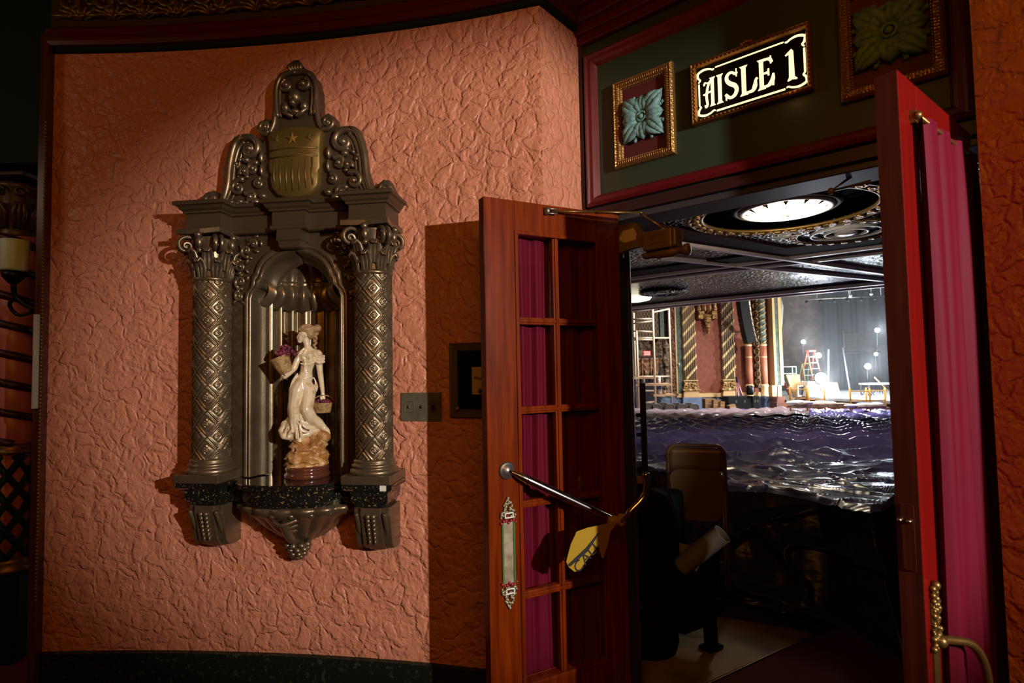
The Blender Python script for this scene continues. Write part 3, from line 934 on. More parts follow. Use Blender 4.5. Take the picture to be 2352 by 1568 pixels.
# shell hood
mb = MB()
def shell(u, v):
    a = u*pi
    nre = 9
    k = abs(sin(nre*a))
    if v < 0.55:
        t = v/0.55
        r = 0.155*sin(t*pi/2*0.97+0.03); z = 1.925+0.125*cos(t*pi/2)
        r *= (1-0.10*k*min(1, t*2))
    else:
        t = (v-0.55)/0.45
        r = 0.155*(1-0.10*k)-0.022*sin(pi*t)+0.026*t*t
        z = 1.925-0.105*t-0.016*t*k-0.02*sin(a)*t
        r -= 0.012*k*sin(pi*t)
    if 0.545 < v < 0.575: r *= 0.93
    return (r*1.12*cos(a), 0.0+r*0.80*sin(a)-0.02*(1-sin(a))*(v > 0.55)*1.2, z)
mb.grid(shell, 220, 60)
mb.build('shell_hood', BR, niche, solid=0.004)
# foliage in the spandrels
mb = MB()
for sx in (-1, 1):
    for (cx, cz, r0_, tr, a0, sg) in [(0.235, 2.055, 0.032, 1.5, -2.0, 1), (0.262, 1.985, 0.028, 1.4, 1.2, -1), (0.262, 1.915, 0.030, 1.5, -1.2, 1), (0.268, 1.85, 0.024, 1.4, 1.6, -1), (0.20, 2.085, 0.022, 1.3, 0.5, 1)]:
        sp = spiral(cx, cz, r0_, 0.006, tr, a0, sg, -0.068)
        mb.tube([(sx*x_, y_, z_) for x_, y_, z_ in sp], [0.010-0.005*i/len(sp) for i in range(len(sp))], 6)
        mb.ell((sx*cx, -0.07, cz), 0.009, 8, 6)
        for k in range(4):
            a = a0+k*1.3
            mb.ell((sx*(cx+0.034*cos(a)), -0.062, cz+0.034*sin(a)), (0.008, 0.009, 0.015), 7, 5, R=Matrix.Rotation(a*sx, 3, 'Y'))
mb.build('spandrel_foliage', BR, niche)

# crest
def mirror(half): return half+[(-x, z) for x, z in half[::-1]]
half = [(0.45, 2.255), (0.452, 2.30), (0.435, 2.34), (0.405, 2.345), (0.375, 2.315), (0.348, 2.33), (0.325, 2.40), (0.315, 2.50), (0.29, 2.565), (0.245, 2.595), (0.195, 2.585), (0.162, 2.545), (0.155, 2.58), (0.18, 2.61), (0.18, 2.645), (0.15, 2.665), (0.12, 2.65), (0.108, 2.70), (0.106, 2.78), (0.088, 2.84), (0.045, 2.865), (0.03, 2.895), (0.0, 2.915)]
mb = MB()
mb.prism(mirror(half)[::-1], -0.055, 0.0)
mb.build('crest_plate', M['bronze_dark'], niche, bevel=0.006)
mb = MB()
Y = -0.062
for sx in (-1, 1):
    def F(pts): return [(sx*x_, y_, z_) for x_, y_, z_ in pts]
    # big outer scroll: foot volute, sweeping double stem, head volute
    foot = spiral(0.412, 2.300, 0.042, 0.008, 1.5, -1.9, 1, Y)[::-1]
    head = spiral(0.225, 2.525, 0.062, 0.010, 1.55, 0.9, 1, Y)
    sweep = smoothpath([(0.398, Y, 2.262), (0.36, Y, 2.285), (0.333, Y, 2.36), (0.322, Y, 2.46), (0.298, Y, 2.55), (0.262, Y, 2.583)], 6)
    path = foot+sweep+head
    mb.tube(F(path), [0.010+0.008*sin(pi*i/len(path)) for i in range(len(path))], 8)
    sw2 = smoothpath([(0.372, Y, 2.262), (0.335, Y, 2.30), (0.308, Y, 2.37), (0.298, Y, 2.46), (0.278, Y, 2.53), (0.25, Y, 2.56)], 6)
    mb.tube(F(sw2), 0.010, 7)
    mb.tube(F([(x_*0.93, y_+0.004, z_) for x_, y_, z_ in sw2]), 0.006, 6)
    mb.ell((sx*0.225, Y-0.004, 2.525), 0.018, 10, 8)
    mb.ell((sx*0.412, Y-0.004, 2.300), 0.014, 10, 8)
    # side scrolls under the finial
    v_ = spiral(0.152, 2.622, 0.034, 0.007, 1.6, 2.6, -1, Y)
    st = smoothpath([(0.094, Y, 2.80), (0.098, Y, 2.72), (0.105, Y, 2.64), (0.125, Y, 2.592)], 6)
    mb.tube(F(st+spiral(0.150, 2.622, 0.036, 0.007, 1.7, -2.3, 1, Y)), [0.012]*len(st)+[0.012-0.005*i/27 for i in range(27)], 8)
    mb.ell((sx*0.150, Y, 2.622), 0.012, 8, 6)
    # finial rim and its inner curls
    mb.tube(F(smoothpath([(0.09, Y, 2.66), (0.096, Y, 2.74), (0.094, Y, 2.80), (0.074, Y, 2.845), (0.035, Y, 2.862), (0.0, Y, 2.862)], 6)), 0.013, 8)
    mb.tube(F(smoothpath([(0.072, Y, 2.66), (0.078, Y, 2.74), (0.074, Y, 2.795), (0.05, Y, 2.83)], 6)), 0.008, 7)
    mb.tube(F(spiral(0.040, 2.80, 0.032, 0.006, 1.5, 1.4, -1, Y-0.008)), 0.011, 7)
    mb.ell((sx*0.040, Y-0.016, 2.80), 0.016, 8, 6)
    mb.ell((sx*0.045, Y-0.006, 2.70), (0.02, 0.022, 0.026), 8, 6)
    mb.tube(F(smoothpath([(0.01, Y-0.01, 2.655), (0.035, Y-0.02, 2.665), (0.055, Y-0.01, 2.69), (0.05, Y, 2.72)], 5)), 0.010, 7)
    # acanthus between shield and scroll
    for (cx, cz, r_, tr, a0, sg) in [(0.275, 2.345, 0.045, 1.4, 2.2, -1), (0.215, 2.30, 0.030, 1.3, 0.4, 1), (0.205, 2.43, 0.032, 1.3, 2.4, -1), (0.245, 2.42, 0.024, 1.2, -0.6, 1), (0.175, 2.36, 0.022, 1.2, 2.0, -1)]:
        sp = spiral(cx, cz, r_, 0.008, tr, a0, sg, Y-0.004)
        mb.tube(F(sp), [0.013-0.006*i/len(sp) for i in range(len(sp))], 7)
        mb.ell((sx*cx, Y-0.010, cz), 0.013, 8, 6)
    for k in range(9):
        t = k/8
        mb.ell((sx*(0.33-0.12*t), Y+0.002, 2.275+0.01*sin(k*2.1)), (0.016, 0.014, 0.011), 8, 6)
        mb.ell((sx*(0.262-0.03*sin(k)), Y, 2.38+0.016*k), (0.012, 0.012, 0.010), 8, 6)
    for (x_, z_, rx, rz) in [(0.19, 2.275, 0.022, 0.02), (0.235, 2.47, 0.018, 0.014), (0.155, 2.30, 0.02, 0.016), (0.16, 2.48, 0.012, 0.03), (0.158, 2.42, 0.010, 0.03)]:
        mb.ell((sx*x_, Y-0.006, z_), (rx, 0.018, rz), 10, 7)
# mask-like boss and flame tip
mb.ell((0, Y-0.006, 2.745), (0.03, 0.03, 0.036), 12, 8)
mb.ell((0, Y-0.024, 2.712), (0.016, 0.02, 0.02), 10, 8)
mb.ell((0, Y-0.012, 2.672), (0.028, 0.022, 0.014), 10, 8)
for a in (-0.5, -0.25, 0, 0.25, 0.5):
    mb.tube([(0.03*a, Y, 2.855), (0.06*a, Y-0.012, 2.885), (0.02*a, Y, 2.918)], [0.008, 0.011, 0.003], 6)
mb.build('crest_scrollwork', BR, niche)
# shield with stars and stripes
sh = [(-0.134, 2.575), (-0.11, 2.592), (-0.06, 2.605), (0, 2.612), (0.06, 2.605), (0.11, 2.592), (0.134, 2.575), (0.126, 2.55), (0.122, 2.50), (0.124, 2.41), (0.112, 2.395), (0.118, 2.375), (0.11, 2.33), (0.08, 2.295), (0.04, 2.28), (0, 2.276), (-0.04, 2.28), (-0.08, 2.295), (-0.11, 2.33), (-0.118, 2.375), (-0.112, 2.395), (-0.124, 2.41), (-0.122, 2.50), (-0.126, 2.55)]
mb = MB()
vs_, fs = [], []
for s_, y_ in ((1.0, -0.055), (1.0, -0.075), (0.93, -0.084), (0.5, -0.094), (0.02, -0.098)):
    for x_, z_ in sh: vs_.append((x_*s_, y_, 2.445+(z_-2.445)*s_))
k = len(sh)
for i in range(4):
    for j in range(k): fs.append((i*k+j, i*k+(j+1) % k, (i+1)*k+(j+1) % k, (i+1)*k+j))
mb.add(vs_, fs, True)
shield = mb.build('shield', M['shield'], niche)
mb = MB()
for i in range(7):
    x_ = -0.09+i*0.03
    zb = 2.30+0.022*(abs(x_)/0.09)**2
    mb.tube([(x_, -0.088+0.06*abs(x_), zb+0.01), (x_, -0.096+0.06*abs(x_), 2.38), (x_, -0.093+0.05*abs(x_), 2.455)], 0.0045, 6)
mb.tube([(-0.115, -0.086, 2.463), (0, -0.101, 2.466), (0.115, -0.086, 2.463)], 0.004, 6)
mb.tube([(-0.115, -0.086, 2.498), (0, -0.101, 2.502), (0.115, -0.086, 2.498)], 0.004, 6)
mb.build('stripes', M['shield'], shield)
for sx in (-1, 0, 1):
    pts = []
    for i in range(10):
        a = pi/2+i*pi/5; r_ = 0.030 if i % 2 == 0 else 0.0125
        pts.append((sx*0.077+r_*cos(a), 2.543+r_*sin(a)))
    mb = MB(); n_ = 10
    y_ = -0.097+0.009*abs(sx)
    mb.add([(x_, y_, z_) for x_, z_ in pts]+[(sx*0.077, y_-0.010, 2.543)], [(i, (i+1) % n_, n_) for i in range(n_)], False)
    mb.build('star', M['shield_gold'] if sx == 0 else M['shield'], shield)

# shelf
shelf_pts = [(-0.475, -0.005), (-0.475, 0.185), (-0.275, 0.185), (-0.275, 0.115), (-0.24, 0.115)]
for i in range(13):
    a = pi*(1-i/12)
    shelf_pts.append((0.225*cos(a), 0.13+0.105*sin(a)))
shelf_pts += [(0.24, 0.115), (0.275, 0.115), (0.275, 0.185), (0.475, 0.185), (0.475, -0.005)]
mb = MB()
mb.plan(shelf_pts, [(-0.05, 0.935), (-0.035, 0.94), (-0.03, 0.955), (-0.022, 0.96), (-0.02, 1.005), (-0.004, 1.012), (0.004, 1.018), (0.006, 1.035), (0.0, 1.04)])
mb.prismz([(-0.2, 0.0), (0.2, 0.0), (0.2, 0.1), (0.15, 0.15), (-0.15, 0.15), (-0.2, 0.1)], 1.0, 1.04)
mb.build('shelf', M['speckle'], niche)
MB().boxx(0.432, 0.458, -0.1945, -0.191, 1.015, 1.04).build('price_sticker', M['white_chip'], niche)
# brackets under the column ends
def bracket():
    mb = MB()
    prof = [(0.0, 0.935), (0.15, 0.935), (0.150, 0.90), (0.138, 0.86), (0.130, 0.82), (0.118, 0.78), (0.095, 0.756), (0.05, 0.748), (0.0, 0.755)]
    n = len(prof)
    for (x0, x1, k) in ((-0.078, -0.045, 0.9), (-0.045, 0.045, 1.0), (0.045, 0.078, 0.9)):
        vs_ = [(x0, -o*k, z) for o, z in prof]+[(x1, -o*k, z) for o, z in prof]
        mb.add(vs_, [tuple(range(n)), tuple(range(2*n-1, n-1, -1))]+[(i, n+i, n+(i+1) % n, (i+1) % n) for i in range(n)], False)
    for i in range(7):
        t = i/6
        z = 0.90-0.11*t; o = 0.150-0.028*t
        for sd in (-1, 1):
            mb.ell((sd*0.012, -o-0.004, z), (0.012*(1-0.5*t), 0.009, 0.012), 8, 5)
    mb.tube([(-0.06, -0.155, 0.915), (-0.06, -0.12, 0.84), (-0.055, -0.085, 0.775)], 0.010, 6)
    mb.tube([(0.06, -0.155, 0.915), (0.06, -0.12, 0.84), (0.055, -0.085, 0.775)], 0.010, 6)
    mb.ell((0, -0.045, 0.765), (0.07, 0.05, 0.028), 14, 8)
    return mb
b1 = bracket().build('bracket', BR, niche, bevel=0.003); b1.location = (-0.375, 0, 0)
b2 = b1.copy(); COL.objects.link(b2); b2.location = (0.375, 0, 0)
# central corbel: gadrooned half cone ending in a pine finial
mb = MB()
def corb(a, z): return 1+0.06*abs(sin(a*9))
mb.lathe([(0.0, 0.935), (0.275, 0.935), (0.272, 0.915), (0.245, 0.895), (0.215, 0.88), (0.165, 0.83), (0.105, 0.785), (0.06, 0.765), (0.035, 0.755), (0.02, 0.75)], 120, (0, 0, 0), pi, 2*pi, fn=corb, sy=0.72)
for i in range(19):
    a = pi+pi*(i+0.5)/19
    mb.ell((0.25*cos(a), 0.25*0.72*sin(a), 0.905), (0.017, 0.017, 0.013), 8, 6)
for i in range(3):
    mb.tube(smoothpath([(-0.06, -0.155+0.03*i, 0.885-0.022*i), (0.0, -0.185+0.03*i, 0.868-0.022*i), (0.06, -0.155+0.03*i, 0.885-0.022*i)], 5), 0.009, 6)
mb.tube(smoothpath([(0, -0.165, 0.875), (0.0, -0.135, 0.83), (0, -0.095, 0.785), (0, -0.05, 0.76)], 4), [0.02]*13, 8)
corbel = mb.build('corbel', BR, niche)
mb = MB()
for lvl, (z_, r_, nn) in enumerate([(0.752, 0.045, 8), (0.733, 0.04, 8), (0.714, 0.03, 7), (0.698, 0.014, 5)]):
    for k in range(nn):
        a = 2*pi*k/nn+lvl*0.4
        mb.ell((r_*cos(a), -0.045+r_*0.9*sin(a), z_), (0.017, 0.017, 0.014), 8, 6)
mb.ell((0, -0.045, 0.73), (0.04, 0.036, 0.04), 10, 8)
mb.build('finial', BR, corbel)

# ------------------------------------------------------------------ figurine on the shelf
FC = NP + NX*0.032 + NO*0.02
fig_ang = math.atan2(-FC.x, FC.y)        # local -Y looks at the camera's place
fig = thing('figurine', 'ivory glazed figurine of a woman carrying two grape baskets, standing on the niche shelf', 'figurine', (FC.x, FC.y, 1.04), fig_ang)
fig.scale = (0.965, 0.965, 0.965)
def fp(cx, cy, y=0.0): return Vector(((cx-410)/2088.0, y, (1480-cy)/1943.0))
def fr(r): return r/2010.0
MB().lathe([(0.0, 0), (0.099, 0), (0.102, 0.008), (0.102, 0.018), (0.096, 0.022), (0.094, 0.03), (0.098, 0.036), (0.098, 0.046), (0.09, 0.052), (0.0, 0.052)], 48).build('pedestal', M['base_brown'], fig)
mb = MB()
def rockfn(u, v):
    a = u*2*pi
    top = 0.150+0.045*max(0, cos(a))+0.02*sin(a*2+1)
    z = 0.05+(top-0.05)*min(v*1.25, 1)
    r = 0.096-0.022*min(v*1.25, 1) if v < 0.8 else 0.074*(1-(v-0.8)/0.2)
    n_ = noise.fractal(Vector((cos(a)*2, sin(a)*2, z*30)), 1.0, 2.0, 4)*0.012
    n_ += 0.006*sin(z*140+a*2+n_*200)
    if v >= 0.999: n_ = 0
    rr = max(r+n_, 0)
    return (rr*cos(a)+0.006*(v > 0.5), rr*sin(a)*0.8, z+(0.012 if v > 0.8 else 0)*(1-(1-v)/0.2 if v > 0.8 else 0))
mb.grid(rockfn, 72, 44)
mb.ell(tuple(fp(560, 1130, -0.01)), (0.035, 0.04, 0.03), 12, 8)
mb.build('rock', M['rock'], fig)
mb = MB()
# legs and skirt
mb.chain([(fp(395, 560), fr(56)), (fp(365, 640), fr(78)), (fp(320, 720, -0.012), fr(74)), (fp(290, 860, -0.022), fr(56)), (fp(298, 1020, -0.012), fr(46)), (fp(325, 1110, -0.01), fr(42))])
mb.chain([(fp(365, 640), fr(80)), (fp(420, 720, -0.01), fr(70)), (fp(400, 880, -0.035), fr(60)), (fp(445, 965, -0.02), fr(58)), (fp(510, 1010, -0.008), fr(48)), (fp(550, 1045, -0.004), fr(34))])
mb.ell(tuple(fp(352, 880, 0.005)), (fr(122), fr(80), fr(190)), 16, 12)
mb.ell(tuple(fp(330, 1030, 0.012)), (fr(125), fr(80), fr(90)), 16, 12)
mb.ell(tuple(fp(430, 1000, 0.005)), (fr(110), fr(66), fr(75)), 16, 12)
# windblown hem
mb.chain([(fp(270, 960, 0.02), fr(40)), (fp(215, 1010, 0.02), fr(34)), (fp(180, 1065, 0.01), fr(34)), (fp(200, 1110, 0.0), fr(34)), (fp(260, 1120, 0.0), fr(36)), (fp(340, 1110, -0.005), fr(40)), (fp(420, 1100, 0.0), fr(34)), (fp(500, 1060, 0.0), fr(26))])
mb.chain([(fp(235, 985, 0.02), fr(24)), (fp(195, 995, 0.02), fr(18)), (fp(180, 1010, 0.02), fr(12))])
mb.chain([(fp(230, 1120, 0.01), fr(26)), (fp(265, 1165, 0.02), fr(12))])
# torso, bust, shoulders
mb.chain([(fp(395, 600), fr(64)), (fp(398, 530), fr(56)), (fp(420, 450), fr(62)), (fp(432, 400), fr(58)), (fp(425, 350), fr(42))])
mb.ell(tuple(fp(428, 412, -0.018)), fr(37), 12, 10)
mb.ell(tuple(fp(372, 418, -0.012)), fr(34), 12, 10)
for pts_ in ([(332, 398, -.016), (365, 392, -.026), (400, 402, -.030), (430, 388, -.034), (475, 392, -.026), (520, 405, -.018)], [(345, 440, -.018), (385, 452, -.026), (430, 450, -.032), (470, 440, -.024)],
             [(350, 470, -.022), (392, 485, -.028), (440, 475, -.027), (468, 462, -.02)], [(372, 410, -.024), (388, 470, -.028), (380, 540, -.026)], [(350, 560, -.022), (395, 572, -.028), (445, 560, -.020)],
             [(345, 585, -.024), (395, 598, -.030), (450, 585, -.022)], [(430, 410, -.036), (436, 470, -.028), (420, 540, -.027)]):
    mb.chain([(p, fr(8)) for p in smoothpath([fp(a, b, c) for a, b, c in pts_], 3)], 8)
mb.chain([(fp(345, 385, 0.0), fr(34)), (fp(425, 365, 0.005), fr(38)), (fp(505, 380, 0.005), fr(38))])
# neck and head, turned to the viewer's left
mb.chain([(fp(416, 350), fr(38)), (fp(405, 295), fr(32)), (fp(392, 250), fr(36))])
mb.ell(tuple(fp(384, 212)), (fr(50), fr(44), fr(64)), 18, 14)
mb.ell(tuple(fp(350, 235)), (fr(30), fr(34), fr(44)), 14, 10)
mb.ell(tuple(fp(340, 272)), (fr(20), fr(20), fr(16)), 10, 8)
mb.chain([(fp(330, 205), fr(9)), (fp(317, 238), fr(9))], 8)
mb.ell(tuple(fp(324, 256, -0.002)), (fr(9), fr(12), fr(5)), 8, 6)
mb.ell(tuple(fp(325, 267, -0.002)), (fr(9), fr(11), fr(5)), 8, 6)
mb.ell(tuple(fp(335, 195, -0.010)), (fr(10), fr(14), fr(5)), 8, 6)
mb.ell(tuple(fp(395, 222, -0.022)), (fr(9), fr(6), fr(16)), 8, 6)
# arm on the viewer's right with the low basket, five fingers round its handle
mb.chain([(fp(510, 385), fr(38)), (fp(520, 440), fr(44)), (fp(518, 490), fr(31))])
mb.chain([(fp(518, 480), fr(31)), (fp(528, 570), fr(28)), (fp(545, 690), fr(22)), (fp(550, 740), fr(19)), (fp(553, 772), fr(22))])
for i, dx in enumerate((-16, -5, 6, 16)):
    mb.chain([(fp(553+dx, 775, -0.006), fr(7.5)), (fp(552+dx, 800-i, -0.010), fr(7)), (fp(550+dx, 812-2*i, -0.002), fr(6.5))], 8)
mb.chain([(fp(536, 765, -0.004), fr(8)), (fp(528, 785, -0.012), fr(7))], 8)
# other arm under the tilted basket
mb.chain([(fp(350, 390), fr(32)), (fp(318, 440, -0.006), fr(30)), (fp(290, 510, -0.012), fr(30)), (fp(240, 560, -0.012), fr(25)), (fp(205, 585, -0.01), fr(24))])
for i in range(4):
    mb.chain([(fp(205-4*i, 580+7*i, -0.022+0.006*i), fr(8)), (fp(182-3*i, 570+12*i, -0.018+0.006*i), fr(8)), (fp(172, 560+14*i, -0.012+0.006*i), fr(7))], 8)
mb.chain([(fp(215, 570, -0.03), fr(9)), (fp(200, 548, -0.034), fr(8))], 8)
# sleeve bands, scarf, folds
for k in range(3):
    mb.chain([(fp(470, 400+22*k, -0.018), fr(13)), (fp(515, 412+28*k, -0.024), fr(13)), (fp(562, 405+26*k, -0.008), fr(13))], 8)
mb.chain([(fp(378, 335, -0.014), fr(9)), (fp(345, 365, -0.018), fr(10)), (fp(322, 405, -0.018), fr(9)), (fp(318, 440, -0.016), fr(7))], 8)
mb.chain([(fp(395, 345, -0.016), fr(8)), (fp(372, 380, -0.022), fr(9)), (fp(392, 400, -0.024), fr(8))], 8)
for pts in ([(375, 600), (330, 720), (318, 860), (322, 1000)], [(410, 610), (370, 720), (345, 800), (340, 900), (370, 1000), (440, 1040)], [(330, 930), (370, 985), (430, 1010), (500, 985)], [(335, 965), (380, 1030), (440, 1050), (520, 1015)],
            [(340, 1000), (360, 1060), (420, 1080), (500, 1040)], [(250, 700), (250, 820), (262, 960), (275, 1080)], [(480, 640), (490, 700), (455, 760)], [(470, 600), (500, 680), (478, 740), (465, 800)], [(320, 560), (280, 620), (250, 700)],
            [(330, 1000), (350, 1080), (350, 1120)], [(310, 1060), (310, 1130)], [(270, 1050), (230, 1110)], [(230, 1030), (200, 1080)]):
    def fy(a, b):
        return (-0.020 if b < 620 else (-0.020-0.012*(b-620)/100 if b < 720 else (-0.032-0.006*min((b-720)/150, 1))))+0.022*((a-350)/140.0)**2
    P_ = smoothpath([fp(a, b, fy(a, b)) for a, b in pts], 3)
    n_ = len(P_)
    mb.chain([(p, fr(5+6*sin(pi*(i+0.5)/n_))) for i, p in enumerate(P_)], 8)
# feet
mb.chain([(fp(345, 1120, -0.01), fr(34)), (fp(340, 1160, -0.015), fr(28)), (fp(310, 1205, -0.02), fr(26)), (fp(285, 1240, -0.022), fr(15)), (fp(275, 1252, -0.022), fr(10))])
mb.chain([(fp(550, 1045), fr(30)), (fp(585, 1080, -0.01), fr(30)), (fp(602, 1110, -0.016), fr(24))])
for i in range(5):
    mb.ell(tuple(fp(588+9*i, 1132-1.5*i, -0.022+0.002*i)), fr(8), 8, 6)
for v_ in mb.v: v_.y *= 1.15
mb.build('body', M['ivory'], fig, remesh=0.0026, smooth_it=3)
# hair
mb = MB()
mb.ell(tuple(fp(408, 165)), (fr(74), fr(58), fr(50)), 16, 12)
mb.ell(tuple(fp(430, 205)), (fr(50), fr(56), fr(50)), 16, 12)
mb.ell(tuple(fp(502, 150)), fr(38), 14, 10)
rr = random.Random(3)
for i in range(40):
    a = rr.random()*2*pi
    cx, cy = 415+65*cos(a), 175+45*sin(a)
    if cx < 372 and cy > 185: continue
    mb.ell(tuple(fp(cx, cy, -0.020+0.03*rr.random())), fr(11+6*rr.random()), 8, 6)
for i in range(14):
    t = i/13
    mb.ell(tuple(fp(490+12*sin(i*1.7)-14*t, 190+150*t, 0.002+0.006*cos(i))), fr(16-4*t), 8, 6)
mb.chain([(fp(335, 165, -0.012), fr(14)), (fp(365, 135, -0.016), fr(14)), (fp(420, 122, -0.014), fr(13)), (fp(470, 140, -0.01), fr(12))], 8)
mb.build('hair', M['hair'], fig, remesh=0.0032, smooth_it=1)
def basket(name, c, tilt, rt, rb, h, grape_c, gr, ng, handle=False):
    mb = MB()
    R = Matrix.Rotation(tilt, 4, 'Y')
    T = Matrix.Translation(c) @ R
    mb.lathe([(0, 0), (rb, 0), (rb+0.003, 0.004), (rb+(rt-rb)*0.5+0.002, h*0.5), (rt, h-0.006), (rt+0.004, h-0.003), (rt+0.004, h+0.002), (rt-0.004, h), (rt*0.9, h-0.008), (0, h-0.010)], 32, T=T)
    if handle:
        mb.tube([c+Vector((rt*cos(a), 0, h+0.035*sin(a))) for a in [pi*i/12 for i in range(13)]], 0.003, 6)
    b = mb.build('basket', M['wicker'], fig)
    mb = MB()
    for i in range(ng):
        a = rr.random()*2*pi; q = math.sqrt(rr.random())
        mb.ell((grape_c.x+gr[0]*q*cos(a), grape_c.y+gr[1]*q*sin(a), grape_c.z+gr[2]*(1-q*q)*rr.random()+0.004*rr.random()), 0.0062+0.002*rr.random(), 8, 6)
    mb.build('grapes', M['grape'], b)
basket('basket', fp(224, 552, -0.02), -0.42, 0.044, 0.026, 0.078, fp(212, 395, -0.02), (0.042, 0.034, 0.052), 110)
basket('basket', fp(556, 918, -0.012), 0.0, 0.048, 0.034, 0.046, fp(562, 825, -0.012), (0.04, 0.034, 0.012), 60, True)

# ------------------------------------------------------------------ switch plate and alarm cabinet on the curved wall
def wall_at(lx, z, out=0.0):
    q = NP+NX*lx
    # follow the curved wall
    best = min(WS, key=lambda p: (p-Vector((q.x, q.y))).length)
    return Vector((best.x, best.y, z))
def near_wall(u, v):
    d = ray(u, v)
    for i in range(len(WS)-1):
        a, b = WS[i], WS[i+1]
        # intersect the ray's plan line with the segment
        den = d.x*(b.y-a.y)-d.y*(b.x-a.x)
        if abs(den) < 1e-9: continue
        t = (a.x*(b.y-a.y)-a.y*(b.x-a.x))/den
        s_ = ((t*d.x-a.x)*(b.x-a.x)+(t*d.y-a.y)*(b.y-a.y))/((b-a).length_squared)
        if 0 <= s_ <= 1:
            ang = math.atan2(b.y-a.y, b.x-a.x)
            return Vector((t*d.x, t*d.y, 1.5+t*d.z)), ang
p, ang = near_wall(968, 934)
sw = thing('light_switch_plate', 'grey-green metal three-hole switch plate on the salmon wall right of the niche', 'switch plate', tuple(p), ang)
MB().boxx(-0.094, 0.094, -0.006, 0.0, -0.062, 0.062).build('plate', M['plate'], sw, bevel=0.002)
mb = MB(); mb.lathe([(0, 0), (0.006, 0), (0.006, 0.004), (0, 0.006)], 12, T=Matrix.Translation((-0.055, -0.007, 0)) @ Matrix.Rotation(pi/2, 4, 'X'))
rect_frame(mb, -0.076, -0.034, -0.026, 0.024, [(0, 0.006), (0.001, 0.009), (0.003, 0.006)])
mb.tube([(-0.055, -0.008, 0.0), (-0.052, -0.016, 0.006)], [0.004, 0.0025], 8)
mb.build('toggle', M['plate'], sw)
MB().lathe([(0, 0), (0.007, 0), (0.007, 0.002), (0, 0.002)], 14, T=Matrix.Translation((0.0, -0.006, 0)) @ Matrix.Rotation(pi/2, 4, 'X')).build('socket_hole', M['black'], sw)
mb = MB(); mb.boxx(0.042, 0.072, -0.0075, -0.006, -0.022, 0.026); mb.build('switch_slot_surround', M['cab'], sw)
MB().boxx(0.050, 0.064, -0.0085, -0.007, -0.016, 0.008).build('switch_slot', M['black'], sw)

p, ang = near_wall(1108, 872)
cab = thing('fire_alarm_cabinet', 'dark framed glass-fronted cabinet on the wall behind the open left door', 'cabinet', tuple(p), ang)
mb = MB(); rect_frame(mb, -0.145, 0.145, -0.16, 0.16, [(0, 0), (0, 0.012), (0.004, 0.014), (0.010, 0.012), (0.034, 0.010), (0.036, 0.003)])
for a in (-1, 1):
    for b in (-1, 1): mb.ell((a*0.125, -0.012, b*0.14), 0.004, 8, 6)
mb.build('frame', M['cab'], cab)
MB().boxx(-0.112, 0.112, -0.004, 0, -0.126, 0.126).build('glass', M['cabglass'], cab)
MB().boxx(-0.045, 0.01, -0.0055, -0.004, -0.062, 0.055).build('notice', M['paper'], cab)
mb = MB(); mb.lathe([(0, 0), (0.014, 0), (0.012, 0.006), (0, 0.008)], 16, T=Matrix.Translation((-0.113, -0.011, -0.122)) @ Matrix.Rotation(pi/2, 4, 'X'))
mb.build('knob', M['brass'], cab)
mb = MB(); mb.tube([(-0.03, -0.02, 0.01), (-0.02, -0.022, 0.014), (-0.01, -0.02, 0.008), (0.01, -0.02, 0.01)], 0.0025, 6); mb.ell((-0.005, -0.02, -0.045), 0.009, 10, 8)
mb.build('hanging_key', M['brass'], cab)

